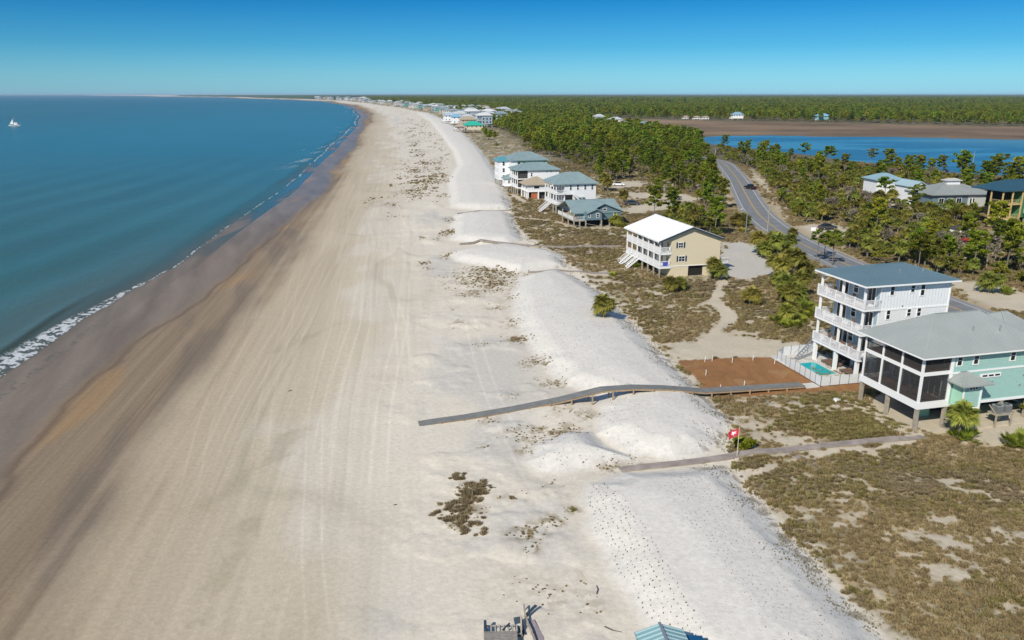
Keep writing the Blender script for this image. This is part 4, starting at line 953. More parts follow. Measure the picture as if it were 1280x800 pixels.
for z in (5.4,8.0): H.box('balcony_floor',M['trim'],-.2,3.1,-1.3,-.05,z-.25,z)
mb=MB(); railing(mb,(-.2,-1.3,8),(3.1,-1.3,8),1,.3,t=.1); railing(mb,(-.2,-1.3,5.4),(3.1,-1.3,5.4),1,.3,t=.1); H.part('railing',mb,M['rail'])
for a,b_ in ((-2.6,3.7),(-2.6,10),(1.0,.2),(.9,-1.2),(5,.2),(10,.2),(14.8,.2)): H.box('piling',M['post'],a-.2,a+.2,b_-.2,b_+.2,-.2,2.9)
H.box('underfloor_wall',M['darkwall'],3,14,2,13,0,2.9)
# ---- little teal-roofed beach pavilion in front of them
x,y=at(633,241)
H=House('beach_pavilion','tiny white stilt pavilion with teal-grey roof in front of the mint-green house','pavilion',(x,y))
mb=MB(); hip(mb,-.9,4.1,-.6,4.6,5.0,6.4,1.3,1.9,2.0,.2); H.part('roof',mb,M['roof_teal'])
H.box('wall',M['white'],-.4,3.6,-.2,4.2,2.4,4.95); H.window('S',-.2,.9,3.3,.6,1.0); H.window('S',-.2,2.3,3.3,.6,1.0); H.window('W',-.4,1.5,3.3,1,1)
for a,b_ in ((0,0),(3.3,0),(0,3.8),(3.3,3.8)): H.box('piling',M['post'],a-.15,a+.15,b_-.15,b_+.15,-.2,2.4)
H.box('slab',M['trim'],-.7,3.9,-.5,4.5,2.2,2.39)

# ---- houses among the trees on the right
x,y=at(1152,262)
H=House('bungalow','low grey-roofed bungalow with a roof cupola among the trees on the right','bungalow',(x+4.5,y+3),R(8)); 
mb=MB(); hip(mb,-1,20,-1,13,4.3,7.3,7.5,12,6,.25,.9); H.part('roof',mb,mat('mid_grey_metal_roof',(.27,.29,.28),.4,var=.06,vscale=.4))
H.box('wall',M['blue_panel'],0,11.9,0,14,.2,3.85,label='dark blue-grey front wall').data.materials[0]=M['lap_blue']; H.box('side_wall',mat('pale_grey_siding',(.45,.46,.43),.6,var=.05),12,20,-.02,14,.2,3.85)
for c in (3,6,9): H.window('S',0,c,1.4,1.6,1.6,(2,1))
H.window('S',-.02,13.0,.9,.6,2.0,(1,1)); H.window('S',-.02,14.0,.9,.6,2.0,(1,1))
H.box('cupola',M['white'],7.6,12.0,4.6,6.9,6.0,8.0); mb=MB(); hip(mb,7.1,12.5,4.1,7.4,8.0,8.6,8.6,11.0,5.75,.15); H.part('cupola_roof',mb,mat('cupola_roof_grey',(.5,.48,.46),.5))
x,y=at(1093,250)
H=House('bungalow','pale-walled house with light blue roof among the trees beyond the road','bungalow',(x+2,y+4),R(6))
mb=MB(); hip(mb,-.7,9.4,-.7,9,6.3,8.2,3.6,5.4,4.1,.2,.8); H.part('roof',mb,mat('light_blue_roof',(.25,.38,.44),.4,var=.05)); H.box('wall',M['white'],0,8.8,0,8.4,1.5,6.25); H.window('S',0,3,3.6,1.2,1.2); H.window('S',0,7,3.6,1.2,1.2)
for a in (.2,3.,6.,8.5): H.box('piling',M['post'],a-.15,a+.15,0,.3,-.2,1.5)
x,y=at(1131,255)
H=House('bungalow','narrow pale blue two-storey house with white gable beside the grey bungalow','bungalow',(x+1.6,y),R(10))
mb=MB(); gable_y(mb,-.5,6,-.5,9,5.6,7.2,2.8,.2); H.part('roof',mb,mat('white_blue_roof',(.35,.48,.52),.4)); H.box('wall',M['white'],0,5.5,0,8.5,0,5.5); mb=MB().quad((0,-.01,5.5),(5.5,-.01,5.5),(2.75,-.01,6.8)); H.part('gable_wall',mb,M['white'])
H.window('S',0,1.5,3.4,.9,1.3); H.window('S',0,4,3.4,.9,1.3); H.window('S',0,4,.8,.9,1.5)
# house under construction
x,y=at(1262,287)
H=House('unfinished_house','unfinished stilt house with raw lumber porches, green sheathing and dark blue roof','house',(x-1.6,y-1),R(17),z=0)
mb=MB(); hip(mb,-4.0,14,-1.0,9,10.4,12.6,1.5,8,4,.25,.7); H.part('roof',mb,M['roof_navy'])
H.box('wall',M['sheath'],3.4,14,0,8.2,3.2,10.3,label='green sheathed wall'); H.box('recess_shade_block',M['dark'],.5,3.38,3.2,8,3.3,10.2,label='solid dark block in place of the shaded unfinished rooms')  # rooms filled solid; the near-black colour stands for their shade
for z in (3.2,6.9): H.box('porch_floor',M['raw'],-3.4,3.3,-.5,3.2,z-.35,z); 
H.box('porch_beam',M['raw'],-3.5,3.3,-.6,-.4,10.0,10.35)
mb=MB(); railing(mb,(-3.4,-.5,6.9),(3.2,-.5,6.9),1,.6,t=.06); railing(mb,(-3.4,-.5,3.2),(3.2,-.5,3.2),1,.6,t=.06); railing(mb,(-3.4,-.5,6.9),(-3.4,3.2,6.9),1,.6,t=.06); H.part('railing',mb,M['raw'])
for a,b_ in ((-3.4,-.5),(-.2,-.5),(3.1,-.5),(-3.4,3.0)):
    H.box('porch_post',M['raw'],a-.14,a+.14,b_-.14,b_+.14,3.2,10.0)
for a,b_ in ((-3.2,-.3),(1.5,-.3),(6,.3),(12,.3)): H.box('piling',M['post'],a-.25,a+.25,b_-.25,b_+.25,-.2,2.85)
H.window('S',0,5.6,7.6,1.2,1.6,(1,1)); H.window('S',0,5.6,4.0,1.2,1.6,(1,1)); H.box('skirt_beam',M['trim'],-3.5,3.3,-.58,-.5,2.55,2.84)
# shed and red cover
x,y=at(1200,301)
H=House('shed','small white shed with dark roof in the woods on the right','shed',(x,y+1),R(12)); H.box('wall',M['white'],0,3.8,0,3,0,2.5); mb=MB(); gable_y(mb,-.2,4,-.2,3.2,2.5,3.1,1.9,.12); H.part('roof',mb,M['darkwall']); H.box('door',M['metal'],2.2,3.1,-.04,-.0,0,2); mb=MB().quad((0,-.01,2.5),(3.8,-.01,2.5),(1.9,-.01,3.0)); H.part('gable_wall',mb,M['white'])
# ---- far teal/cream/white houses at the head of the scrub
def simple_house(px,py,w_,d_,fz,ez,rz,wm,rm,label,two=True,cat='house',rot=R(12)):
    x,y=at(px,py); H=House('beach_house',label,cat,(x,y),rot)
    H.box('wall',wm,0,w_,0,d_,fz,ez); mb=MB(); hip(mb,-.9,w_+.9,-.9,d_+.9,ez,rz,w_*.3,w_*.7,d_/2,.3); H.part('roof',mb,rm)
    H.box('balcony_floor',M['trim'],-2.0,0,-.2,d_,fz-.3,fz); mb=MB(); railing(mb,(-2,-.2,fz),(-2,d_,fz),1,.6,t=.15); H.part('railing',mb,M['rail'])
    n=max(2,int(w_/3.5))
    for i in range(n):
        c=w_*(i+.5)/n; H.window('S',0,c,ez-2.0,1.1,1.3)
        if two and ez-fz>5: H.window('S',0,c,fz+.9,1.1,1.3)
    for i in range(max(2,int(d_/4))): H.window('W',0,2+i*4.,ez-2.3,1.8,1.8,(2,1))
    for a,b_ in ((-1.9,0),(-1.9,d_-.5),(.3,.2),(w_-.3,.2),(w_/2,.2)): H.box('piling',M['post'],a-.25,a+.25,b_-.2,b_+.3,-.3,fz-.31 if a<0 else fz)
    return H
simple_house(582,166,16,14,2.6,6.8,10.2,mat('cream_stucco',(.60,.55,.43),.6),M['roof_aqua'],'cream house with bright aqua roof at the head of the brown scrub')
simple_house(577,160,16,14,2.6,8.6,11.8,M['tanwall'],M['roof_tan'],'tan-roofed house directly behind the bright aqua roof')
simple_house(556,156,15,13,2.8,9.3,12.4,M['white'],mat('pale_blue_roof',(.4,.5,.56),.4),'white house with pale blue roof left of the bright aqua roof')
simple_house(566,158,9,12,2.8,9.8,12.6,M['white'],mat('light_blue_roof2',(.2,.42,.6),.4),'narrow white house with light blue roof behind the aqua roof')
simple_house(571,166.5,7,7,2.5,4.6,6.2,mat('mauve_wall',(.42,.34,.36),.6),M['tanwall'],'low mauve cabin just left of the aqua-roofed house')
simple_house(628,160,9,8,2,5.5,7.5,mat('yellow_wall',(.6,.42,.08),.6),M['roof_tan'],'yellow house showing through the pines')
simple_house(619,157,6,6,2,6.5,8,M['white'],M['roof_white'],'little white house left of the yellow one in the pines')
simple_house(608,151,9,8,2,6.5,8.5,mat('green_grey_wall',(.33,.40,.33),.6),M['roof_teal'],'grey-green house in the pines above the bright aqua roof')
simple_house(592,147,9,8,2,8.5,10.5,M['blue_panel'],M['roof_grey'],'grey-blue tower house alone in the pines')
simple_house(916,150.4,14,12,2.5,7.5,11,M['white'],mat('lake_house_blue_roof',(.22,.36,.46),.4),'white house with pale blue roof at the marsh edge, left one',rot=0)
simple_house(1021,151.8,17,12,2.5,7,10,mat('lake_teal_wall',(.20,.42,.46),.5),mat('lake_roof_blue',(.20,.40,.62),.4),'blue house at the marsh edge in front of the far woods, right one',rot=0)
for i,(px,py) in enumerate(((855,149.2),(868,149.6),(878,149.8))): simple_house(px,py,6+i*1.5,6,1.0,3.6,5.0,M['white'],M['roof_tan'],('small white cottage at the marsh edge, leftmost of three','small white cottage at the marsh edge, middle of three','small white cottage at the marsh edge, rightmost of three')[i],rot=0)

# ---- far beach town: small stilt houses copied along the shore
tp=[]
walls=[M['white'],mat('town_white',(.70,.69,.66),.6),mat('town_blue',(.38,.46,.54),.6),mat('town_cream',(.60,.52,.40),.6),mat('town_peach',(.62,.47,.36),.6),mat('town_aqua',(.22,.50,.46),.6)]
roofs=[M['roof_grey'],mat('town_silver_roof',(.50,.52,.53),.4),mat('town_white_roof',(.66,.66,.65),.4),M['roof_teal'],mat('town_brown_roof',(.25,.18,.13),.7),M['roof_grey']]
names=['small white stilt house with grey hip roof in the far beach town','small white stilt house with silver roof in the far beach town','small blue-grey stilt house with pale roof in the far beach town','small cream stilt house with grey-green roof in the far beach town','small peach stilt house with brown roof in the far beach town','small aqua stilt house with grey roof in the far beach town']
for k in range(6):
    w_,d_,e_=(11,12,9.2+.6*(k%3))
    mb=MB(); mb.cm=0; mb.box(0,w_,0,d_,2.8,e_)
    for a in (.2,w_/2,w_-.2): mb.box(a-.25,a+.25,.1,.6,-.5,2.8)
    mb.box(-2,0,0,d_,2.6,2.85).box(-2,0,0,d_,5.6,5.85)
    for b_ in (0.2,d_/2,d_-.3): mb.box(-2,-1.7,b_-.15,b_+.15,-.5,e_)
    mb.cm=1; hip(mb,-2.4,w_+.7,-.7,d_+.7,e_,e_+2.6,2.5,w_-3.5,d_/2,.25)
    mb.cm=2
    for a in (2,5.5,9):
        for z in (3.8,6.6): mb.box(a-.6,a+.6,-.05,-.003,z,z+1.6)
    for b_ in (2,6,10):
        for z in (3.3,6.3): mb.box(-.05,-.003,b_-1,b_+1,z,z+2.1)
    tp.append(mb.mesh('town_house',[walls[k],roofs[k],M['glass']]))
def town(n0,n1,y0,y1,offs,seed,sc0=1.):
    r=random.Random(seed); y=y0; n=0
    while y<y1 and n<n1:
        k=r.choices(range(6),(5,4,2,2,1,1))[0]
        yy=y+r.uniform(-4,4); x=float(fBR(yy))+offs+r.uniform(-5,9)*(1+yy/3000)
        o=link('town_house',tp[k],None,(x,yy,0),R(r.uniform(2,18)+min(yy/120,28)))
        s=r.uniform(.85,1.2)*sc0; o.scale=(s,s,s*r.uniform(.85,1.1)); tag(o,names[k],'house','houses of the far beach town')
        y+=(22+yy*.008)*r.uniform(.8,1.6); n+=1
town(0,90,860,3600,22,5); town(0,60,980,3200,58,6); town(0,18,1150,3000,110,8); town(0,30,3600,9000,40,9,1.6); town(0,7,750,1800,170,12,.8)
# ============================================================ VEGETATION
def npmesh(name,V,F,mats):
    me=bpy.data.meshes.new(name); V=np.asarray(V,np.float32); F=np.asarray(F,np.int32); k=F.shape[1]
    me.vertices.add(len(V)); me.vertices.foreach_set('co',V.ravel()); me.loops.add(F.size); me.loops.foreach_set('vertex_index',F.ravel())
    me.polygons.add(len(F)); me.polygons.foreach_set('loop_start',np.arange(0,F.size,k,dtype=np.int32))
    try: me.polygons.foreach_set('loop_total',np.full(len(F),k,np.int32))
    except Exception: pass
    me.update(calc_edges=True)
    for m in (mats if isinstance(mats,(list,tuple)) else [mats]): me.materials.append(m)
    return me
def leaves(name,P,size,m,rs,flat=.35,asp=1.6):
    """small leaf-clump faces at points P"""
    n=len(P); nrm=rs.normal(size=(n,3)); nrm[:,2]=np.abs(nrm[:,2])+flat; nrm/=np.linalg.norm(nrm,axis=1)[:,None]
    a=np.cross(nrm,rs.normal(size=(n,3))); a/=np.linalg.norm(a,axis=1)[:,None]; b=np.cross(nrm,a)
    s=(size*rs.uniform(.6,1.4,n))[:,None]; a=a*s*asp*.5; b=b*s*.5
    V=np.stack([P-a,P-b*.8+a*.1,P+a,P+b*.8+a*.1],1).reshape(-1,3); F=np.arange(4*n).reshape(-1,4)
    return npmesh(name,V,F,m)
def blob_pts(rs,centers,n_each,shell=.55):
    out=[]
    for (cx,cy,cz,rx,ry,rz) in centers:
        d=rs.normal(size=(n_each,3)); d/=np.linalg.norm(d,axis=1)[:,None]; r=(shell+(1-shell)*rs.uniform(0,1,n_each))[:,None]
        d[:,2]=np.where(d[:,2]<-.35,-d[:,2],d[:,2])
        p=d*r*np.array([rx,ry,rz])+np.array([cx,cy,cz]); out.append(p)
    return np.concatenate(out)
def limb(mb,p,q,r0,r1,n=6): mb.cyl(p,q,r0,r1,n,cap=False)
def pine_parts(seed,h=12.,umbrella=False,q=1.,leafs=.62):
    r=random.Random(seed); rs=np.random.RandomState(seed); mb=MB(); pts=[(0,0,-.3)]; x=y=0
    for i in range(5): x+=r.uniform(-.22,.22); y+=r.uniform(-.22,.22); pts.append((x,y,h*(i+1)/5.4))
    rad=[.19,.17,.15,.12,.085,.05]
    for i in range(5): limb(mb,pts[i],pts[i+1],rad[i],rad[i+1])
    cen=[]; nb=r.randint(9,13) if umbrella else r.randint(13,18); z0=.62 if umbrella else .46
    for i in range(nb):
        t=z0+(1-z0)*(i+.5)/nb; z=h*.93*t; k=min(int(t*5*.98),4); px=pts[k][0]+(pts[k+1][0]-pts[k][0])*.5; py=pts[k][1]+(pts[k+1][1]-pts[k][1])*.5
        a=i*2.4+r.uniform(-.6,.6); L=(r.uniform(1.3,3.0) if umbrella else r.uniform(1.1,2.7)*(1.0-.25*(t-z0)/(1-z0)))*(h/12)**.7
        e=(px+L*math.cos(a),py+L*math.sin(a),z+r.uniform(.0,.7)); limb(mb,(px,py,z-.2),e,.06,.02,4)
        s=r.uniform(.55,1.0)*(1.15 if umbrella else 1); cen.append((e[0],e[1],e[2]+.12,s,s,s*.5)); 
        if r.random()<.65: cen.append((px+(e[0]-px)*.55,py+(e[1]-py)*.55,z+.25,s*.75,s*.75,s*.42))
    cen.append((pts[5][0],pts[5][1],h*.93,1.2,1.2,.6))
    P=blob_pts(rs,cen,int(70*q),.25)
    return mb.mesh('pine_trunk',M['bark']),leaves('pine_crown',P,leafs/(q**.4),M['pine'],rs,1.1,1.9)
def oak_parts(seed,h=5.5,w=3.0,q=1.,m='oak'):
    r=random.Random(seed); rs=np.random.RandomState(seed+50); mb=MB(); cen=[]
    for k in range(r.randint(3,5)):
        a=r.uniform(0,6.28); p=(0.1*math.cos(a),.1*math.sin(a),-.2); 
        for j in range(3):
            qn=(p[0]+w*.28*math.cos(a)*r.uniform(.4,1),p[1]+w*.28*math.sin(a)*r.uniform(.4,1),p[2]+h*.27*r.uniform(.8,1.15)); limb(mb,p,qn,.13-.035*j,.095-.035*j,5); p=qn; a+=r.uniform(-.6,.6)
    for k in range(r.randint(11,16)):
        a=r.uniform(0,6.28); d=w*.78*math.sqrt(r.random()); s=r.uniform(.5,1.0)*w*.33; z=h*(.38+.5*r.random()*(1-.45*d/w))
        cen.append((d*math.cos(a),d*math.sin(a),z,s,s,s*.72))
    P=blob_pts(rs,cen,int(95*q),.45); return mb.mesh('oak_trunk',M['bark']),leaves('oak_crown',P,.46/(q**.4),M[m],rs,1.0,1.3)
def bare_parts(seed,h=6.):
    r=random.Random(seed); mb=MB(); tips=[]
    def grow(p,d,L,rad,lv):
        q=(p[0]+d[0]*L,p[1]+d[1]*L,p[2]+d[2]*L); mb.cyl(p,q,rad,rad*.62,4,cap=False); tips.append(q)
        if lv==0: return
        for i in range(3 if lv>1 else 4):
            n=Vector(d)+Vector((r.uniform(-.75,.75),r.uniform(-.75,.75),r.uniform(-.15,.45))); n.normalize(); grow(q,tuple(n),L*r.uniform(.62,.8),rad*.6,lv-1)
    grow((0,0,-.2),(r.uniform(-.1,.1),r.uniform(-.1,.1),1),h*.32,.13,4)
    rs=np.random.RandomState(seed); P=np.array(tips); P=np.repeat(P,3,0)+rs.normal(size=(len(P)*3,3))*.22
    return mb.mesh('bare_trunk',M['barkpale']),leaves('twig_crown',P,.3,M['twig'],rs,.1,2.6)
def palm_parts(seed,h=3.,cr=1.7,n=30,m='palm',skirt=True,rad=.19,nl=11):
    r=random.Random(seed); mb=MB(); lx,ly=r.uniform(-.25,.25),r.uniform(-.25,.25)
    if h>.3: limb(mb,(0,0,-.3),(lx*.5,ly*.5,h*.5),rad*1.15,rad,8); limb(mb,(lx*.5,ly*.5,h*.5),(lx,ly,h),rad,rad*1.25,8)
    else: mb.cyl((0,0,-.3),(0,0,max(h,.1)),rad*1.2,rad,7)
    V=[];F=[]
    SV=[];SF=[]
    def frond(V,F,a,el,L,fan,w):
        # petiole then a fan of pointed blades that droop at the tips
        d=Vector((math.cos(a)*math.cos(el),math.sin(a)*math.cos(el),math.sin(el))); side=Vector((-math.sin(a),math.cos(a),0)); up=side.cross(d)*-1
        if up.z<0: up=-up
        o=Vector((lx,ly,h)); hub=o+d*L*r.uniform(.26,.46)+Vector((0,0,-.05*L))
        rl=r.uniform(-1.1,1.1); sd2=side*math.cos(rl)+up*math.sin(rl)
        k=len(V); V.extend([o-side*.02,o+side*.02,hub+side*.02,hub-side*.02]); F.append((k,k+1,k+2,k+3))
        for i in range(nl):
            t=(i/(nl-1)-.5)*2; ang=t*1.45; dd=(d*math.cos(ang)+sd2*math.sin(ang)).normalized(); l=L*.62*(1-.30*abs(t))*r.uniform(.85,1.1)
            mid=hub+dd*l*.55+up*.05*L; tip=hub+dd*l+Vector((0,0,-.26*l*r.uniform(.6,1.5)))
            s=dd.cross(up).normalized()*w*l; k=len(V)
            V.extend([hub,mid-s,tip,mid+s]); F.append((k,k+1,k+2,k+3))
    for i in range(n):
        t=(i+.5)/n; el=math.asin(min(1,max(-.9,1-1.55*t)))+r.uniform(-.15,.15); frond(V,F,i*2.399+r.uniform(-.2,.2),el,cr*r.uniform(.85,1.12),1.4,.105)
    crown=npmesh('palm_crown',[tuple(v) for v in V],F,M[m])
    sk=None
    if skirt and h>.8:
        for i in range(12): frond(SV,SF,i*2.4+r.uniform(-.3,.3),-1.0+r.uniform(-.3,.25),cr*.62,1.2,.12)
        sk=npmesh('palm_skirt',[tuple(v) for v in SV],SF,M['thatch'])
    return mb.mesh('palm_trunk',M['bark']),crown,sk
def palmetto_parts(seed,w=1.3):
    """several low fans from one root"""
    r=random.Random(seed); V=[];F=[]
    for c in range(6):
        ox,oy=r.uniform(-.6,.6)*w,r.uniform(-.6,.6)*w
        for i in range(9):
            a=r.uniform(0,6.28); el=r.uniform(.25,1.35); L=r.uniform(.8,1.25)*w*.75; d=Vector((math.cos(a)*math.cos(el),math.sin(a)*math.cos(el),math.sin(el))); side=Vector((-math.sin(a),math.cos(a),0)); up=d.cross(side); up=up if up.z>0 else -up
            o=Vector((ox,oy,0)); hub=o+d*L*.5
            k=len(V); V.extend([o-side*.015,o+side*.015,hub+side*.015,hub-side*.015]); F.append((k,k+1,k+2,k+3))
            for j in range(9):
                t=(j/8-.5)*2; ang=t*1.5; dd=(d*math.cos(ang)+side*math.sin(ang)).normalized(); l=L*.55*(1-.25*abs(t)); mid=hub+dd*l*.55; tip=hub+dd*l+Vector((0,0,-.12*l)); s=dd.cross(up).normalized()*.10*l; k=len(V); V.extend([hub,mid-s,tip,mid+s]); F.append((k,k+1,k+2,k+3))
    mb=MB().cyl((0,0,-.2),(.1,0,.15),.16,.1,6)
    return mb.mesh('palmetto_root',M['thatch']),npmesh('palmetto_crown',[tuple(v) for v in V],F,M['palm_g'])
def tuft_mesh(seed,n,w,h,m,name):
    rs=np.random.RandomState(seed); V=[];F=[]
    for i in range(n):
        a=rs.uniform(0,6.28); b=rs.uniform(0,6.28); d=rs.uniform(0,.45)*w; l=rs.uniform(.5,1.)*h; lean=rs.uniform(.1,.75)*w*.7; x,y=d*math.cos(a),d*math.sin(a); s=.05*w+.012
        dx,dy=math.cos(b),math.sin(b); k=len(V); V+= [(x-dy*s,y+dx*s,-.03),(x+dy*s,y-dx*s,-.03),(x+dx*lean*.5+dy*s*.8,y+dy*lean*.5-dx*s*.8,l*.65),(x+dx*lean,y+dy*lean,l)]; F.append((k,k+1,k+2,k+3))
    return npmesh(name,V,F,m)

PR={}
def proto(key,root_name,parts,label,cat,group):
    root=link(root_name,None); root.empty_display_size=.3; tag(root,label,cat,group)
    for nm,me in parts:
        if me: link(nm,me,root)
    PR[key]=root; return root
used=set()
def plant(key,x,y,s=1.,rot=None,label=None,group=None,sz=None,z=None):
    root=PR[key]; rot=rnd.uniform(0,6.28) if rot is None else rot; z=tz(x,y) if z is None else z
    sc3=(s,s,s*(sz or 1))
    if key not in used:
        used.add(key); o=root; o.location=(x,y,z); o.rotation_euler=(0,0,rot); o.scale=sc3
    else: o=copy_tree(root,None,(x,y,z),rot,sc3)
    if label is not None:
        o['label']=label
        if group is None and 'group' in o: del o['group']
    if group is not None: o['group']=group
    return o
TG='trees of the coastal woods'
for k,sd_ in enumerate((1,2,3)):
    a,b_=pine_parts(sd_,12); proto('pine%d'%k,'pine_tree',(('trunk',a),('crown',b_)),'slender green pine standing in the coastal woods','pine tree','pines of the coastal woods')
for k,sd_ in enumerate((11,12)):
    a,b_=pine_parts(sd_,11.5,True,1.2); proto('umb%d'%k,'pine_tree',(('trunk',a),('crown',b_)),'tall slash pine with bare trunk and flat open crown above the woods on the right','pine tree','tall flat-crowned pines')
for k,sd_ in enumerate((21,22,23)):
    a,b_=oak_parts(sd_,5.2,2.9); proto('oak%d'%k,'oak_tree',(('trunk',a),('crown',b_)),'rounded dark green scrub oak in the coastal woods','oak tree','scrub oaks of the coastal woods')
for k,sd_ in enumerate((31,32)):
    a,b_=bare_parts(sd_,6.5); proto('bare%d'%k,'bare_tree',(('trunk',a),('twigs',b_)),'leafless grey tree among the green ones in the coastal woods','bare tree','bare trees of the coastal woods')
for k,(sd_,h_) in enumerate(((41,1.9),(42,3.3),(43,4.5))):
    a,b_,c_=palm_parts(sd_,h_,2.1,50,nl=13); proto('palm%d'%k,'cabbage_palm',(('trunk',a),('crown',b_),('dead_fronds',c_)),'cabbage palm with round fan crown in the coastal woods','palm','cabbage palms of the coastal woods')
for k,sd_ in enumerate((51,52)):
    a,b_=palmetto_parts(sd_,1.25); proto('pmt%d'%k,'palmetto_bush',(('root',a),('crown',b_)),'low yellow-green palmetto bush at the edge of the woods','palmetto','palmetto bushes of the coastal woods')
a,b_=oak_parts(61,2.6,2.2,.9,'scrubleaf'); proto('shrub0','shrub',(('stems',a),('crown',b_)),'grey-green shrub at the edge of the woods','shrub','shrubs of the coastal woods')
a,b_=oak_parts(62,1.2,1.1,.5,'yellowgreen'); proto('bright','shrub',(('stems',a),('crown',b_)),'bright yellow-green shrub','shrub',None)

# ---- single palms and bushes one can point to:  key, px, py of the base, scale, label
singles=[
 ('oak0',1088,262,.95,'rounded oak just in front of the pale blue-roofed house'),('palm2',1098,264,.8,'palm just in front of the pale blue-roofed house, left one'),('palm2',1112,262,.8,'palm just in front of the pale blue-roofed house, right one'),
 ('umb1',1104,257,.8,'slender pine rising in front of the pale blue-roofed house'),('oak1',1124,266,.9,'rounded oak before the gap between the two pale houses'),('oak2',1150,272,.9,'rounded oak at the left corner of the grey bungalow'),
 ('palm1',1160,276,.8,'palm before the left end of the grey bungalow'),('oak0',1172,276,.8,'rounded oak before the dark front of the grey bungalow'),('palm2',1186,275,.75,'palm before the middle of the grey bungalow'),('oak1',1222,274,.85,'rounded oak between the grey bungalow and the unfinished house'),
 ('umb0',1142,270,.8,'open pine between the narrow white house and the bungalow'),('oak2',1250,300,.7,'rounded oak under the unfinished house porch'),('oak0',1268,298,.8,'rounded oak at the right foot of the unfinished house'),
 ('palm0',755,405,.78,'round cabbage palm alone at the landward foot of the white berm'),
 ('palm0',938,380,.72,'lone cabbage palm on brown scrub between the cream and white houses'),
 ('palm1',890,349,.66,'left palm at the right corner of the cream house'),
 ('palm0',898,350,.78,'right palm at the right corner of the cream house'),
 ('palm0',838,364,.66,'left crown of the palm pair in front of the cream house gable'),
 ('palm0',850,363,.58,'right crown of the palm pair in front of the cream house gable'),
 ('pmt0',797,334,.9,'small palm by the front stairs of the cream house'),
 ('pmt1',764,345,.8,'small yellow-green palmetto on the straw-coloured lot seaward of the cream house'),
 ('palm1',1197,547,.62,'bushy palm in front of the aqua house pilings, left trunk'),
 ('pmt0',1203,548,1.1,'bushy palmetto at the foot of the palm before the aqua house'),
 ('pmt1',1276,560,1.3,'palmetto bush at the right edge of the picture beside the aqua house'),
 ('oak2',1291,527,.62,'leafy tree at the right edge in front of the aqua wall'),
 ('palm0',769,283,.75,'palm at the right corner of the slate-blue cottage'),
 ('pmt0',777,284,1.4,'palmetto clump beside the slate-blue cottage'),
 ('palm1',780,256,.75,'lone palm behind the slate-blue cottage by the parked dark car'),
 ('palm1',754,238,1.0,'tall palm at the landward corner of the white house cluster'),
 ('palm1',760,240,.8,'shorter palm at the landward corner of the white house cluster'),
 ('palm0',1236,366,.85,'lone palm between the road and the woods right of the white house'),
 ('pmt1',1262,368,1.2,'low palmetto right of the lone palm behind the aqua house'),
 ('pmt0',929,290,1.1,'palmetto under the street light by the road'),
 ('palm0',921,284,.9,'palm left of the street light by the road'),('palm0',929,282,.8,'palm right behind the street light by the road'),
 ('palm1',989,303,.55,'small spreading tree beside the utility pole at the roadside'),
 ('bright',931,563,.95,'bright yellow-green shrub beside the flagpole'),
 ('shrub0',933,556,.35,'small grey shrub behind the flagpole shrub'),
 ('bright',636,271,.0,''),('pmt1',1020,394,1.2,'palmetto bush left of the white house, nearest the balconies'),
 ('palm1',1213,372,.0,''),
]
for key,px,py,s,lab in singles:
    if s>0:
        x,y=at(px,py); plant(key,x,y,s*(1.42 if key[:4]=='palm' else 1.15 if key[:3]=='pmt' else 1),label=lab,sz=.95 if key[:4]=='palm' else 1)
# cluster of palms between gravel drive and white house
CP=[('palm1',948,318,.9),('palm0',955,322,.95),('palm1',963,318,.9),('palm1',972,322,.95),('palm0',979,320,.9),('palm1',985,318,.8),('oak0',965,314,.55),
    ('palm1',968,348,.85),('palm1',975,352,.9),('palm2',984,350,.85),('palm2',993,352,.9),('palm1',999,350,.85),('palm0',1005,348,.85),('palm0',970,358,.7),('oak1',990,346,.6),
    ('palm1',978,376,.85),('palm0',985,380,.95),('palm0',993,378,.9),('palm1',1001,372,.85),('pmt0',1005,385,1.2),('pmt1',997,388,1.3),
    ('palm0',983,402,.75),('pmt0',977,404,1.3),('pmt1',990,408,1.3),('pmt0',999,402,1.3),('pmt1',1008,396,1.2),('pmt0',985,396,1.2),('palm0',990,396,.7)]
for k,(key,px,py,s) in enumerate(CP):
    x,y=at(px,py)
    row='nearest the clearing' if py>390 else ('in its middle' if py>340 else 'beside the gravel drive')
    kind={'palm':'cabbage palm','pmt0':'palmetto bush','pmt1':'palmetto bush','oak0':'scrub oak','oak1':'scrub oak'}.get(key if key[:4]!='palm' else 'palm')
    plant(key,x,y,s*(1.22 if key[:4]=='palm' else 1.1),label='%s in the clump left of the white house, %s'%(kind,row),group='%s clump left of the white house, %s'%(kind,row))
for (px,py,s) in ((1020,328,.62),(1040,332,.60),(1030,322,.5)): x,y=at(px,py); plant('umb0',x,y,s,label='small open pine at the roadside just behind the white house roof',group='small roadside pines behind the white house')
for k,(px,py,s) in enumerate(((952,205,1.0),(968,204,.85),(1004,207,1.0),(1036,212,.95),(1087,213,.9),(1109,214,.9),(1148,222,.85),(1199,229,1.12),(1244,233,1.1),(1268,236,1.05),(1283,240,1.1),(1232,236,.9))):
    x,y=at(px,py); plant('umb%d'%(k%2),x,y,s,group='tall flat-crowned pines',label='tall slash pine with bare trunk and flat open crown against the lagoon')

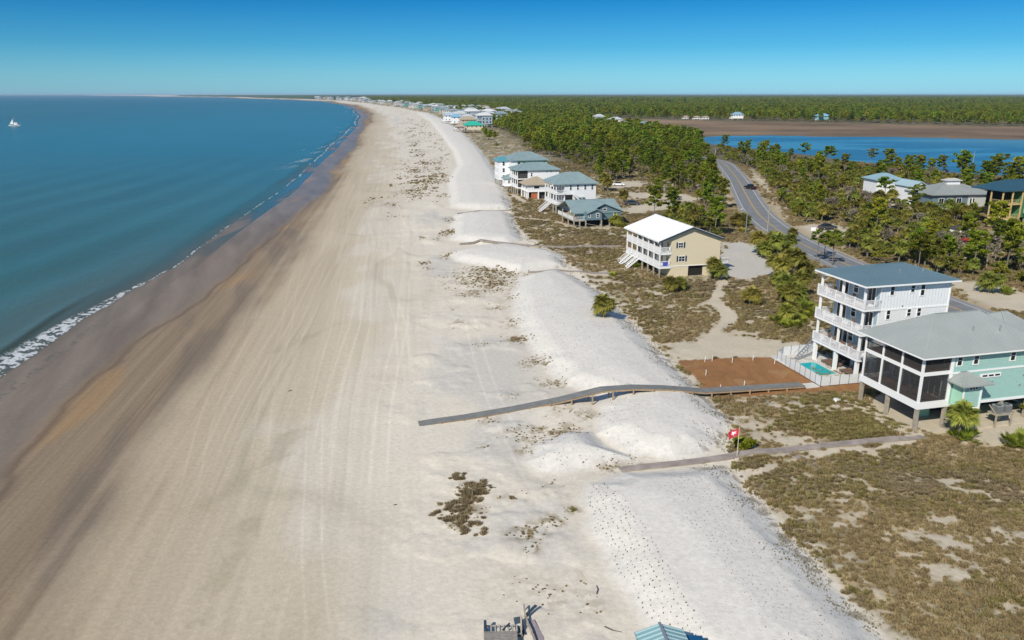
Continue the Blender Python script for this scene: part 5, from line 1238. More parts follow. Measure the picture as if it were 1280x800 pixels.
# ---- woods
def inside(P,x,y): return sdf(P,x,y,2)<0
RF=poly([(906,205),(925,208),(960,216),(985,222),(992,250),(1005,270),(1050,280),(1063,296),(1040,306),(1070,312),(1092,330),(1120,340),(1150,343),(1190,350),(1235,348),(1262,362),(1290,368),(1400,400),(1420,240),(1290,230),(1235,226),(1150,219),(1085,213),(1040,209),(990,203),(930,192),(900,187),(893,193),(893,200)])
RFedge=poly([(930,212),(945,228),(965,250),(985,278),(1005,300),(1040,318),(1062,328),(1100,345),(1110,335),(1060,300),(1010,255),(985,222),(960,214)])
LF=poly([(470,127.5),(500,131.5),(540,138),(565,144),(600,150),(612,163),(608,172),(640,184),(660,190),(700,200),(735,212),(748,222),(752,232),(800,222),(812,226),(806,238),(850,240),(872,246),(862,256),(884,262),(903,272),(905,262),(892,240),(886,222),(880,205),(878,190),(870,177),(850,172),(820,164),(780,158),(740,150),(700,142),(690,135),(690,128),(600,126)])
LF2=poly([(808,282),(850,268),(890,268),(904,284),(900,300),(880,300),(850,292)])
FF=poly([(690,128),(700,141),(740,145.5),(800,148.2),(860,149.6),(960,151.3),(1100,154),(1280,158),(1700,172),(2200,172),(2200,127),(1280,121.5),(600,121.5),(440,122),(470,127)])
roofs_=[(O_,a) for O_,a in (((42,76),12),((42.15,90.95),10),((28.2,147.9),12),((19.5,207.4),14),((13,232.3),15),((5.4,266.5),10),((2.9,275.4),15),((-1.3,297),15))]
keep=[]
for o_ in bpy.data.objects:
    if o_.parent is None and o_.name.split('.')[0] in ('beach_house','bungalow','beach_cottage','beach_pavilion','unfinished_house','shed','town_house'):
        rr={'bungalow':11,'unfinished_house':11,'shed':3.4,'town_house':8}.get(o_.name.split('.')[0],10); cx_=o_.location.x+rr*.6; cy_=o_.location.y+rr*.55
        keep.append((cx_,cy_,rr))
for p_,r_ in ((at(1092,252),5),(at(1180,262),8),(at(1200,266),8),(at(1222,262),5),(at(1250,292),9),(at(1240,300),6),(at(1272,292),7),(at(1206,306),3.5),(at(1131,262),7)): keep.append((p_[0],p_[1],r_))
keep=np.array(keep)
def clear_of(x,y,rd_=7.0):
    ok=np.ones(len(x),bool)
    for cx_,cy_,r_ in keep: ok&=((x-cx_)**2+(y-cy_)**2>r_*r_)
    ok&=dline(ROAD,x,y,40)>rd_
    for P in CLEAR: ok&=sdf(P,x,y,3)>1.2
    ok&=sdf(LAGOON,x,y,8)>4; ok&=sdf(MARSH,x,y,20)>6
    return ok
def jitter(P,step,seed,ymax=None,ymin=None):
    rs=np.random.RandomState(seed); lo=P.min(0); hi=P.max(0)
    if ymin: lo[1]=max(lo[1],ymin)
    if ymax: hi[1]=min(hi[1],ymax)
    xs=np.arange(lo[0],hi[0],step); ys=np.arange(lo[1],hi[1],step); X,Y=np.meshgrid(xs,ys); X=X.ravel()+rs.uniform(-.5,.5,X.size)*step; Y=Y.ravel()+rs.uniform(-.5,.5,Y.size)*step
    m=inside(P,X,Y); return X[m],Y[m]
cand=[]   # x,y,kind,scale
def addwood(P,step,seed,wts,ymin=None,ymax=None,dens=.5,s0=.7,s1=1.15,rd_=7.5,clump=.06):
    x,y=jitter(P,step,seed,ymax,ymin); m=clear_of(x,y,rd_)&(fbm(x*clump,y*clump,3,seed)>dens); x,y=x[m],y[m]
    rs=np.random.RandomState(seed+1); ks=list(wts); p=np.array([wts[k] for k in ks],float)
    t=fbm(x*.05,y*.05,3,seed+9)
    for i in range(len(x)):
        pp=p.copy(); 
        for j,k in enumerate(ks):
            if k.startswith('pine'): pp[j]*= .3+1.8*ss(.4,.62,t[i])
            if k.startswith('palm') : pp[j]*= .4+1.6*ss(.6,.4,t[i])
        k=ks[rs.choice(len(ks),p=pp/pp.sum())]; cand.append((x[i],y[i],k,rs.uniform(s0,s1)))
addwood(RF,3.4,71,{'palm0':3,'palm1':3.4,'palm2':1.6,'oak0':2,'oak1':2,'oak2':2,'pine0':.45,'pine1':.45,'bare0':.8,'bare1':.8,'pmt0':1.4,'pmt1':1.4,'shrub0':1.6},dens=.34,s0=.5,s1=.92)
addwood(RFedge,3.0,72,{'palm0':3,'palm1':3,'pmt0':2,'oak0':1,'oak1':1,'bare0':.3},dens=.42,s0=.7,s1=1.,rd_=9.5)
addwood(LF,4.4,73,{'palm1':1.2,'palm2':1.2,'oak0':1.2,'oak1':1.2,'oak2':1.2,'pine0':2,'pine1':2,'pine2':2,'bare0':1,'bare1':1,'shrub0':1},dens=.34,s0=.42,s1=.9,ymax=520)
addwood(LF2,3.6,74,{'palm1':2,'palm2':1.5,'oak0':1.2,'oak2':1.2,'pine0':.4,'pmt0':1},dens=.30,s0=.7,s1=1.0)
cand.sort(key=lambda c:math.hypot(c[0],c[1]))
fam=lambda k:{'pin':'pine','umb':'pine','oak':'oak','bar':'bare','pal':'palm','pmt':'pmt','shr':'shrub'}[k[:3]]
cnt={'pine':16,'palm':36,'oak':4,'pmt':16}; stuffpts={}
lim={'pine':295,'palm':295,'oak':295,'bare':290,'pmt':280,'shrub':280}
xs=np.array([c[0] for c in cand]); ys=np.array([c[1] for c in cand]); zs=terrain(xs,ys)
for (x,y,k,s),z in zip(cand,zs):
    f=fam(k); vis=abs(x)<y*.70+6
    if vis and cnt.get(f,0)<lim[f]:
        cnt[f]=cnt.get(f,0)+1; side='right' if x>float(np.interp(y,ROAD[::-1,1],ROAD[::-1,0])) else 'left'
        lb={'pine':'slender green pine in the woods on the %s of the road','palm':'cabbage palm with round fan crown in the woods on the %s of the road','oak':'rounded dark green scrub oak in the woods on the %s of the road','bare':'leafless grey tree in the woods on the %s of the road','pmt':'low palmetto bush in the woods on the %s of the road','shrub':'grey-green shrub in the woods on the %s of the road'}[f]%side
        plant(k,x,y,s,label=lb,group=lb.split(' in the ')[0].replace('rounded ','')+'s %s of the road'%side,z=z,rot=rnd.uniform(0,6.28),sz=rnd.uniform(.88,1.15))
    else: stuffpts.setdefault(k,[]).append((x,y,z,s))
print('trees',cnt,{k:len(v) for k,v in stuffpts.items()})

# ---- instanced stuff
def scatter(name,pts,srcs,label,cat):
    """pts: x,y,z,scale ; one object whose nodes set copies of real source meshes on its points"""
    pts=np.asarray(pts,np.float32); me=bpy.data.meshes.new(name); me.vertices.add(len(pts)); me.vertices.foreach_set('co',pts[:,:3].ravel().copy())
    a=me.attributes.new('scl','FLOAT','POINT'); a.data.foreach_set('value',pts[:,3].copy()); a=me.attributes.new('rot','FLOAT','POINT'); a.data.foreach_set('value',nr.uniform(0,6.28,len(pts)).astype(np.float32))
    o=link(name,me); ng=bpy.data.node_groups.new(name,'GeometryNodeTree'); ng.interface.new_socket('Geometry',in_out='INPUT',socket_type='NodeSocketGeometry'); ng.interface.new_socket('Geometry',in_out='OUTPUT',socket_type='NodeSocketGeometry')
    N=ng.nodes; L=ng.links; gi=N.new('NodeGroupInput'); go=N.new('NodeGroupOutput'); ip=N.new('GeometryNodeInstanceOnPoints'); jg=N.new('GeometryNodeJoinGeometry')
    for s_ in srcs:
        oi=N.new('GeometryNodeObjectInfo'); oi.transform_space='ORIGINAL'; oi.inputs['Object'].default_value=s_; oi.inputs['As Instance'].default_value=len(srcs)==1; L.new(oi.outputs['Geometry'],jg.inputs[0])
    L.new(gi.outputs[0],ip.inputs['Points']); L.new(jg.outputs[0],ip.inputs['Instance'])
    for nm,sock in (('scl','Scale'),('rot',None)):
        at_=N.new('GeometryNodeInputNamedAttribute'); at_.data_type='FLOAT'; at_.inputs['Name'].default_value=nm
        if sock: L.new(at_.outputs[0],ip.inputs[sock])
        else: cx=N.new('ShaderNodeCombineXYZ'); L.new(at_.outputs[0],cx.inputs[2]); L.new(cx.outputs[0],ip.inputs['Rotation'])
    L.new(ip.outputs[0],go.inputs[0]); md=o.modifiers.new('scatter','NODES'); md.node_group=ng; tag(o,label,cat,kind='stuff'); return o
def ch(key,*names): return [c for c in PR[key].children if c.name.split('.')[0] in names]
for k,v in stuffpts.items():
    scatter({'pine':'pine_woodland','palm':'palm_woodland','oak':'oak_woodland','bare':'bare_woodland','pmt':'palmetto_ground_cover','shrub':'shrub_cover'}[fam(k)],v,ch(k,'trunk','crown','twigs','root','stems','dead_fronds'),'dense %s trees further back in the woods'%{'pine':'pine','palm':'palm','oak':'oak','bare':'leafless','pmt':'palmetto','shrub':'shrub'}[fam(k)],'woods')
# light-weight trees for the far woods
a,b_=pine_parts(91,11,False,.22,.62); proto('fp0','pine_tree',(('trunk',a),('crown',b_)),'slender pine beyond the white house cluster','pine tree','pines beyond the white house cluster')
a,b_=pine_parts(92,9,True,.25,.7); proto('fp1','pine_tree',(('trunk',a),('crown',b_)),'slender pine beyond the white house cluster','pine tree','pines beyond the white house cluster')
a,b_=oak_parts(93,6,4,.20); proto('fo0','oak_tree',(('trunk',a),('crown',b_)),'dark oak at the far end of the brown scrub','oak tree','oaks at the far end of the scrub')
for key,px,py,s in (('fp0',607,175,.8),('fp0',613,178,.8),('fp1',618,180,.9),('fp1',604,171,.8),('fo0',623,205,.45),('fo0',611,174,.8),('fo0',620,185,.7)):
    x,y=at(px,py); plant(key,x,y,s)
def farwood(P,step,seed,ymin,ymax,s0,s1,w,dens=.3):
    x,y=jitter(P,step,seed,ymax,ymin); m=clear_of(x,y)&(fbm(x*.012,y*.012,3,seed+2)>dens); m&=(x>fBR(y)+42)&(abs(x)<y*.95); x,y=x[m],y[m]
    rs=np.random.RandomState(seed); k=rs.choice(4,len(x),p=[w[0]*.92,w[1]*.92,w[2]*.92,.08]); s=rs.uniform(s0,s1,len(x)); s=s*(1+.35*(fbm(x*.01,y*.01,3,seed+5)-.5)); return x,y,k,s
FW=[farwood(LF,5.2,81,520,1100,.60,1.0,[.5,.15,.35]),farwood(LF,9,82,1100,2600,.7,1.15,[.45,.15,.4],.25),farwood(FF,10.5,83,880,2600,.75,1.25,[.5,.15,.35],.2),farwood(FF,21,84,2600,7000,1.1,1.7,[.4,.2,.4],.1),farwood(LF,18,85,2600,6500,1.0,1.5,[.4,.2,.4],.1)]
x=np.concatenate([f[0] for f in FW]); y=np.concatenate([f[1] for f in FW]); k=np.concatenate([f[2] for f in FW]); s=np.concatenate([f[3] for f in FW]); print('far trees',len(x))
for i,key in enumerate(('fp0','fp1','fo0','bare0')):
    m=k==i; scatter(('pine_forest','slash_pine_forest','oak_forest','leafless_forest')[i],np.stack([x[m],y[m],np.zeros(m.sum()),s[m]],1),ch(key,'crown','twigs'),'far %s forest running to the horizon'%('pine','flat-topped pine','oak','leafless')[i],'forest')
# canopy of the woods at the horizon
dd=1/np.linspace(1/6200.,1/42000.,34); tt=np.linspace(-3.0,2.5,900); X=tt[None,:]*dd[:,None]; Y=np.repeat(dd[:,None],900,1)
Z=9+5*fbm(X*.004,Y*.004,3,301)+5*fbm(X*.02,Y*.01,2,303)+.6e-4*np.maximum(Y-6200,0)*8*.5
Z=np.where(X>fBR(Y)+60+Y*.01,Z,-8)
m_=leafmat('horizon_canopy',(.035,.07,.03),(.07,.11,.035),0,0,.9,.004); o=link('forest_canopy',grid_mesh('forest_canopy',X,Y,Z,{})); o.data.materials.append(m_); tag(o,'dark canopy of the woods along the horizon','forest',kind='stuff')
# ============================================================ BOARDWALKS
def walkway(name,label,prof,w_,m,side,rail=False,posts=2.4,thick=.22,clear_z=None):
    """prof: (x,y,z) deck points. deck boards, two stringers, posts each its own"""
    P=[Vector(p) for p in prof]; T=Vector((P[-1].x-P[0].x,P[-1].y-P[0].y,0)); ang=math.atan2(T.y,T.x); c,s_=math.cos(ang),math.sin(ang)
    x0,y0=P[0].x,P[0].y; root=thing(name,label,'boardwalk',(x0,y0,0),ang)
    Q=[((p.x-x0)*c+(p.y-y0)*s_, -(p.x-x0)*s_+(p.y-y0)*c, p.z) for p in P]
    mb=MB()
    for a,b_ in zip(Q,Q[1:]):
        mb.quad((a[0],a[1]-w_/2,a[2]),(b_[0],b_[1]-w_/2,b_[2]),(b_[0],b_[1]+w_/2,b_[2]),(a[0],a[1]+w_/2,a[2])); mb.quad((a[0],a[1]+w_/2,a[2]-.05),(b_[0],b_[1]+w_/2,b_[2]-.05),(b_[0],b_[1]-w_/2,b_[2]-.05),(a[0],a[1]-w_/2,a[2]-.05))
        for sg in (-1,1): mb.quad((a[0],a[1]+sg*w_/2,a[2]-.05),(b_[0],b_[1]+sg*w_/2,b_[2]-.05),(b_[0],b_[1]+sg*w_/2,b_[2]),(a[0],a[1]+sg*w_/2,a[2]))
    mb.build('deck',m,root)
    for sg in (-1,1):
        mb=MB()
        for a,b_ in zip(Q,Q[1:]): mb.bar((a[0],a[1]+sg*(w_/2-.08),a[2]-.06-thick/2),(b_[0],b_[1]+sg*(w_/2-.08),b_[2]-.06-thick/2),.07,thick)
        mb.build('stringer',side,root)
    L_=Q[-1][0]; n=int(L_/posts)
    for i in range(1,n):
        u=L_*i/n; 
        for a,b_ in zip(Q,Q[1:]):
            if a[0]<=u<=b_[0]: t=(u-a[0])/(b_[0]-a[0]); v=a[1]+(b_[1]-a[1])*t; z=a[2]+(b_[2]-a[2])*t; break
        for sg in (-1,1):
            yy=v+sg*(w_/2+.04); gx=x0+u*c-yy*s_; gy=y0+u*s_+yy*c; zb=tz(gx,gy)
            if z-zb>.12: MB().box(u-.07,u+.07,yy-.06,yy+.06,zb-.15,z-.04).build('post',side,root)
    return root
pr=[(-10.1,78.86,-.24),(-8.4,79.24,-.10),(-5.25,79.95,.08),(0,81.13,.56),(5.37,82.34,1.22),(10.12,83.41,2.05),(13.67,84.21,2.0),(17.48,85.07,1.6),(20,85.64,1.2),(22.42,86.18,.8),(27.4,87.3,.68),(34.92,88.99,.5)]
walkway('boardwalk','long grey timber boardwalk arching over the white berm to the pool house',pr,1.35,M['walk'],M['walk_side'])
x,y=at(1012,483); o=thing('doormat','grey concrete landing slab at the pool end of the long boardwalk','slab',(x,y,tz(x,y)),ROT); o.name='landing_slab'; MB().box(-.9,.9,-.7,.7,-.05,.1).build('slab',M['concrete_g'],o)
def gpath(pts,z0=.13,step=1.5):
    out=[]
    for (a,b_) in zip(pts,pts[1:]):
        p=at(*a); q_=at(*b_); n=max(1,int(math.dist(p,q_)/step))
        for i in range(n): t=i/n; out.append((p[0]+(q_[0]-p[0])*t,p[1]+(q_[1]-p[1])*t))
    out.append(at(*pts[-1])); return [(x,y,tz(x,y)+z0) for x,y in out]
walkway('old_boardwalk','old sand-blown low boardwalk leading to the aqua house past the flagpole',gpath([(775,588),(830,582),(875,577),(930,570),(1000,561),(1080,553),(1153,547)]),1.05,M['walk_old'],M['post'],posts=4)
walkway('old_boardwalk','short broken boardwalk spur lying in the scrub right of the flagpole',gpath([(985,567),(1008,577),(1024,588)],.16),1.0,M['walk_old'],M['post'],posts=2)
walkway('old_boardwalk','thin old walkway humped over the far berm seaward of the cream house',gpath([(575,306),(600,304),(630,305),(655,308),(700,310),(776,309)],.35),1.3,M['walk_old'],M['post'],posts=5)
walkway('old_boardwalk','half-buried plank walk crossing the berm just before the cream house',gpath([(660,341),(700,339),(740,342),(775,342)],.14),1.1,M['walk_old'],M['post'],posts=5)
walkway('old_boardwalk','narrow far walkway crossing the berm before the slate-blue cottage',gpath([(572,268),(600,264),(640,265)],.25),1.2,M['walk_old'],M['post'],posts=6)

# ============================================================ FLAG, POLES, SIGNS, CARS
x,y=at(921,573); fr=thing('flagpole','thin pale flagpole standing in the scrub beside the low boardwalk','flagpole',(x,y,tz(x,y)))
MB().cyl((0,0,-.2),(0,0,3.05),.035,.025,8).build('pole',mat('pale_pole',(.62,.55,.42),.6),fr); m_=MB(); m_.cyl((0,0,3.05),(0,0,3.14),.045,.02,8); m_.build('finial',M['raw'],fr)
fz=tz(x,y)
fl=thing('flag','red flag with white emblem flying from the thin pale pole','flag',(x,y,fz)); mb=MB(); NX,NZ=22,14
def fp(i,j):
    u=i/NX; v=j/NZ; return (-.02-1.0*u+.04*math.sin(v*5+u*4),-.10*math.sin(u*7.5+v*1.2)*(u+.15),2.98-.8*v-.38*u**1.3)
for i in range(NX):
    for j in range(NZ):
        u=(i+.5)/NX-.46; v=(j+.5)/NZ-.5
        d=math.hypot(u*1.25,v); a=math.atan2(v,u)
        white=(d<.30*(.72+.28*math.cos(5*a-1.57)))
        mb.cm=1 if white else 0
        mb.quad(fp(i,j),fp(i+1,j),fp(i+1,j+1),fp(i,j+1))
mb.build('cloth',[M['red'],M['flagwhite']],fl)
def utility_pole(px,py,h,label,arm=1,light=False,lean=0):
    x,y=at(px,py); r=thing('utility_pole',label,'utility pole',(x,y,tz(x,y)),R(20)); MB().cyl((0,0,-.3),(lean,0,h),.15,.1,8).build('pole',M['post'] if not light else M['metal'],r)
    if arm: 
        MB().bar((-1.1+lean,0,h-.6),(1.1+lean,0,h-.6),.12,.12).build('crossarm',M['wood'],r)
        for s_ in (-1,0,1): MB().cyl((s_+lean,0,h-.55),(s_+lean,0,h-.3),.06,.04,6).build('insulator',M['metal'],r)
        m_=MB(); m_.cyl((.28+lean,0,h-2.0),(.28+lean,0,h-1.2),.2,.2,10); m_.build('transformer',M['metal'],r)
    if light:
        MB().bar((0,0,h-.1),(-1.6,0,h+.1),.08,.08).build('lamp_arm',M['metal'],r); MB().box(-2.0,-1.4,-.12,.12,h+.02,h+.16).build('lamp_head',M['carwhite'],r)
    return r
utility_pole(958.5,297,8.2,'tall wooden utility pole beside the road bend, in front of the palm clump')
utility_pole(901,243,8.5,'utility pole with white boxes left of the road among the trees')
utility_pole(893,208,9,'distant utility pole where the road leaves the woods')
utility_pole(932,292,6.2,'slim street light on the left verge of the road',0,True)
utility_pole(829,256,6.5,'pale pole beside the sandy lane behind the cottages',1)
utility_pole(1216,205.5,8,'thin pole standing against the lagoon on the right',0)
x,y=at(1016,293.5); r_=thing('road_sign','small white sign board beside the road','sign',(x,y,tz(x,y)),R(-8)); MB().box(-.6,.6,-.04,.04,1.0,1.9).build('board',M['carwhite'],r_)
for s_ in (-.45,.45): MB().bar((s_,.06,0),(s_,.06,1.85),.08).build('post',M['post'],r_)
def car(x,y,rot,paint,label,kind='car',s=1.):
    r=thing('parked_car' if kind=='car' else kind,label,'car' if kind=='car' else 'truck',(x,y,tz(x,y)+.02),rot); r.scale=(s,s,s)
    # profile loft: list of (y along, z) outlines for the body, then the cabin
    mb=MB(); prof=[(-2.3,.38),(-2.32,.75),(-2.2,.92),(-1.2,1.02),(1.4,1.05),(2.2,.98),(2.3,.6),(2.28,.38)]
    for sg in (-1,1):
        k=[(sg*.92,p,z) for p,z in prof]; mb.quad(*(k if sg>0 else k[::-1]))
    for a,b_ in zip(prof,prof[1:]+prof[:1]): mb.quad((-.92,*a),(.92,*a),(.92,*b_),(-.92,*b_))
    body=mb.build('body',paint,r)
    cab=[(-1.15,1.0),(-.45,1.55),(.75,1.6),(1.75,1.05)] if kind=='car' else [(-1.1,1.0),(-.5,1.62),(.45,1.64),(.7,1.05)]
    mb=MB()
    for sg in (-1,1): k=[(sg*(.84 if z<1.3 else .7),p,z) for p,z in cab]; mb.quad(*(k if sg>0 else k[::-1]))
    for a,b_ in zip(cab,cab[1:]): wa=.84 if a[1]<1.3 else .7; wb=.84 if b_[1]<1.3 else .7; mb.quad((-wa,*a),(wa,*a),(wb,*b_),(-wb,*b_))
    mb.build('windows',M['glass'],r); MB().quad(*[(sx*.69,p,z+.012) for sx,(p,z) in ((-1,cab[1]),(1,cab[1]),(1,cab[2]),(-1,cab[2]))]).build('roof',paint,r)
    for sx in (-1,1):
        for p in (-1.42,1.42):
            m_=MB(); m_.cyl((sx*.72,p,.34),(sx*.96,p,.34),.34,.34,14); wh=m_.build('wheel',M['tire'],r); m_=MB(); m_.cyl((sx*.955,p,.34),(sx*.975,p,.34),.19,.19,10); m_.build('rim',M['metal'],wh)
        MB().box(sx*.62-.16,sx*.62+.16,-2.345,-2.31,.66,.8).build('headlight',M['carwhite'],r); MB().box(sx*.66-.14,sx*.66+.14,2.27,2.33,.68,.86).build('tail_light',M['redpaint'],r)
    if kind!='car': MB().box(-.72,.72,.85,2.15,1.02,1.06).build('cargo_bed',M['dark'],r)
    return r
x,y=at(938,236.5); c_=car(x,y,R(-163),M['carblack'],'black pickup truck driving on the road bend','pickup_truck',1.15)
x,y=at(790,256.5); car(x,y,R(95),M['cargrey'],'dark grey car parked on the sandy lane behind the slate-blue cottage')
x,y=at(773,232.5); car(x,y,R(80),M['carwhite'],'white car parked beyond the tall palms behind the houses')
x,y=at(843,249); car(x,y,R(60),M['cargrey'],'dark car half hidden under the trees by the sandy lane')
x,y=at(1034,287); car(x,y,R(100),M['cargrey'],'dark car in the sandy lot right of the road')
x,y=L2W((42,76),7.6,4.0); car(x,y,ROT,M['cargrey'],'grey car parked in the shade under the aqua house')
# red-covered boat by the shed
x,y=at(1206,303); r_=thing('covered_boat','boat under a bright red cover beside the white shed in the woods','boat',(x,y,tz(x,y)+.5),R(60)); mb=MB()
S_=[(-2.6,.15,.5),(-1.8,.75,.75),(0,1.0,.95),(1.6,1.0,.8),(2.5,.9,.55)]
for a,b_ in zip(S_,S_[1:]):
    for sg in (-1,1): mb.quad((0,a[0],a[2]+.5),(sg*a[1],a[0],a[2]),(sg*b_[1],b_[0],b_[2]),(0,b_[0],b_[2]+.5)); mb.quad((sg*a[1],a[0],a[2]),(sg*a[1]*.8,a[0],.1),(sg*b_[1]*.8,b_[0],.1),(sg*b_[1],b_[0],b_[2]))
mb.quad((0,2.5,1.05),(.9,2.5,.55),(.72,2.5,.1),(-.72,2.5,.1),(-.9,2.5,.55)); mb.build('cover',M['redpaint'],r_)
for s_ in (-1,1): m_=MB(); m_.cyl((s_*.9,.8,-.15),(s_*1.1,.8,-.15),.32,.32,12); m_.build('trailer_wheel',M['tire'],r_)
# survey stakes round the straw plot
for (px,py) in ((881,452),(915,453),(941,450),(890,451),(968,455),(882,470),(930,483),(900,488),(1020,455)):
    x,y=at(px,py); o=MB().bar((0,0,-.1),(.03,0,.75),.06).build('survey_stake',M['white'],None,(x,y,tz(x,y))); tag(o,'thin white survey stake in the rust-brown straw plot','stake','survey stakes in the straw plot')
x,y=at(1046,501.5); m_=MB(); m_.cyl((0,0,0),(0,0,.18),.45,.40,14); o=m_.build('septic_lid',M['white'],None,(x,y,tz(x,y))); tag(o,'round white tank lid in the dark scrub before the aqua house','lid')
# beach driftwood and little dark things
for (px,py,l_,a_,lab) in ((360,486,.5,.4,'small dark lump of driftwood alone on the wide beach'),(690,636,0,0,''),(746,739,1.0,1.3,'thin stick lying on pitted sand, left of the dune slope'),(756,779,1.2,-.7,'short dark stick lying near the green pavilion roof'),(492,632,.3,.2,'small brown debris near the tidal patch'),(777,418,.5,.1,'dark scrap on the berm below the lone palm')):
    if l_: x,y=at(px,py,-.4 if px<600 else 0.3); x,y=x,y; z_=tz(x,y); mb=MB(); mb.cyl((0,0,.05),(l_*.5*math.cos(a_),l_*.5*math.sin(a_),.08),.04,.035,6); mb.cyl((l_*.5*math.cos(a_),l_*.5*math.sin(a_),.08),(l_*math.cos(a_+.2),l_*math.sin(a_+.2),.07),.035,.02,6); o=mb.build('driftwood',M['pole_dark'],None,(x,y,z_)); tag(o,lab,'driftwood')
cpt=[at(600,602,-.1),at(603,606,-.1),at(610,610,-.1),at(620,612,-.1)]
mb=MB()
for a,b_ in zip(cpt,cpt[1:]): mb.cyl((a[0]-cpt[0][0],a[1]-cpt[0][1],.06),(b_[0]-cpt[0][0],b_[1]-cpt[0][1],.05),.05,.04,6)
o=mb.build('driftwood',M['pole_dark'],None,(cpt[0][0],cpt[0][1],tz(*cpt[0]))); tag(o,'curved dark branch on the sand right of the brushy clump','driftwood')

# ---- open pavilion at the bottom edge: metal roof and blue tarp
x,y=at(828,793,2.6); PV=thing('picnic_shelter','small shelter with pale blue-green ribbed metal gable roof at the bottom edge','shelter',(x,y-1.2,tz(x,y-1.2)),ROT*.35); zb=PV.location.z
RM=mat('pale_teal_metal',(.20,.35,.38),.4,var=.06,vscale=1)
ze=2.55-zb
for sg in (-1,1):
    mb=MB(); f=[(0,-1.6,ze+.55),(sg*1.5,-1.6,ze),(sg*1.5,1.6,ze),(0,1.6,ze+.55)]; mb.quad(*f); mb.quad(*[(p[0],p[1],p[2]-.06) for p in f][::-1])
    mb.bar((sg*1.5,-1.6,ze-.03),(sg*1.5,1.6,ze-.03),.05,.1)
    rf=mb.build('roof_panel',RM,PV); mb=MB()
    for i in range(9): yy=-1.5+i*.37; mb.bar((sg*.06,yy,ze+.56),(sg*1.5,yy,ze+.03),.07,.05)
    mb.build('rib',mat('rib_pale%d'%(sg+1),(.42,.56,.58),.4),rf)
MB().bar((0,-1.62,ze+.6),(0,1.62,ze+.6),.18,.06).build('ridge_cap',M['metal'],PV)
for a in (-1.35,1.35):
    for b_ in (-1.4,1.4): MB().box(a-.08,a+.08,b_-.08,b_+.08,-.2,ze-.03).build('post',M['post'],PV)
MB().box(-1.4,1.4,-1.5,1.5,.25,.35).build('floor',M['deck'],PV)
x,y=at(865,794,2.2); o=thing('tarpaulin','deep blue tarpaulin stretched beside the ribbed shelter roof','tarp',(x,y-1.3,tz(x,y-1.3)),ROT*.35); ze=2.2-o.location.z
mb=MB(); mb.quad((-.75,-1.5,ze+.12),(.75,-1.5,ze-.08),(.75,1.3,ze-.08),(-.75,1.3,ze+.12)).quad((-.75,1.3,ze+.10),(.75,1.3,ze-.10),(.75,-1.5,ze-.10),(-.75,-1.5,ze+.10)); mb.build('sheet',mat('blue_tarp',(.008,.085,.20),.5,var=.08),o)
for a in (-.7,.7):
    for b_ in (-1.4,1.2): MB().bar((a,b_,-.2),(a,b_,ze-.1),.06).build('pole',M['metal'],o)
# ---- storm-damaged beach deck at the bottom edge
x,y=at(632,796,.4); D_=thing('beach_deck','weathered grey beach deck fragment with rails at the bottom edge','deck',(x,y,tz(x,y)),R(2)); 
MB().box(-1.4,.75,-1.8,.25,.55,.63).build('deck_boards',stripes(mat('weathered_boards',(.28,.25,.22),.85,var=.2),1,1/.15,.01,dark=.5,width=.15),D_)
mb=MB(); mb.box(-1.25,1.0,.3,.36,.3,.38).box(-1.25,1.0,1.15,1.21,.3,.38)
for i in range(9): mb.box(-1.25+i*.28,-1.17+i*.28,.3,1.2,.38,.42)
mb.build('bench_frame',mat('silver_timber',(.42,.38,.34),.85,var=.2),D_)
MB().box(-1.4,-1.22,.25,1.25,.0,.75).build('side_board',M['shutter'],D_); MB().bar((-.2,.5,.5),(.3,1.15,.55),.1,.05).build('loose_plank',M['shutter'],D_)
for a,b_ in ((-1.3,-1.7),(.7,-1.7),(-1.3,.2),(.7,.2)): MB().box(a-.06,a+.06,b_-.06,b_+.06,-.2,.56).build('post',M['post'],D_)
MB().bar((1.05,.2,0),(1.05,1.4,.9),.1,.1).build('leaning_post',M['post'],D_); 
x,y=at(650,785,.3); o=thing('beach_chair','folded dark blue and white beach chair by the deck fragment','chair',(x,y,tz(x,y)),R(15)); MB().quad((-.28,0,.1),(.28,0,.1),(.28,.55,.75),(-.28,.55,.75)).quad((-.28,.05,.08),(-.28,.6,.73),(.28,.6,.73),(.28,.05,.08)).build('backrest',M['shutter'],o); MB().box(-.12,.12,.15,.2,.42,.5).build('cushion',M['cushion'],o); MB().box(-.3,.3,-.45,.0,.08,.14).build('seat',M['shutter'],o)
# curved sand-fence rail
mb=MB(); c0=at(655,757,.3); z0=tz(*c0); pts_=[(0,0),(.05,-.9),(.18,-1.8),(.42,-2.7),(.6,-3.6),(.65,-4.6)]
for a,b_ in zip(pts_,pts_[1:]): mb.bar((*a,.55),(*b_,.55),.09,.1)
o=thing('handrail','curved weathered handrail beside the broken deck','handrail',(*c0,z0)); mb.build('rail',M['post'],o)
for p in pts_: MB().bar((*p,-.2),(*p,.55),.08).build('post',M['post'],o)
c1=at(657,769,.3); c2=at(670,758.5,.3); mb=MB().bar((0,0,.35),(c2[0]-c1[0],c2[1]-c1[1],.5),.2,.06); o=mb.build('plank',M['shutter'],None,(*c1,tz(*c1))); tag(o,'dark plank propped against the curved handrail','plank')
mb=MB(); mb.quad((0,0,.12),(.45,.2,.14),(1.05,-1.6,.12),(1.0,-4.2,.1),(.55,-4.2,.1),(.45,-1.8,.1)); o=mb.build('shade_cloth',mat('mauve_cloth',(.28,.24,.25),.9,var=.15),None,(*at(659,773,.3),tz(*at(659,773,.3)))); tag(o,'strip of mauve-grey cloth lying on the sand beside the curved handrail','cloth')

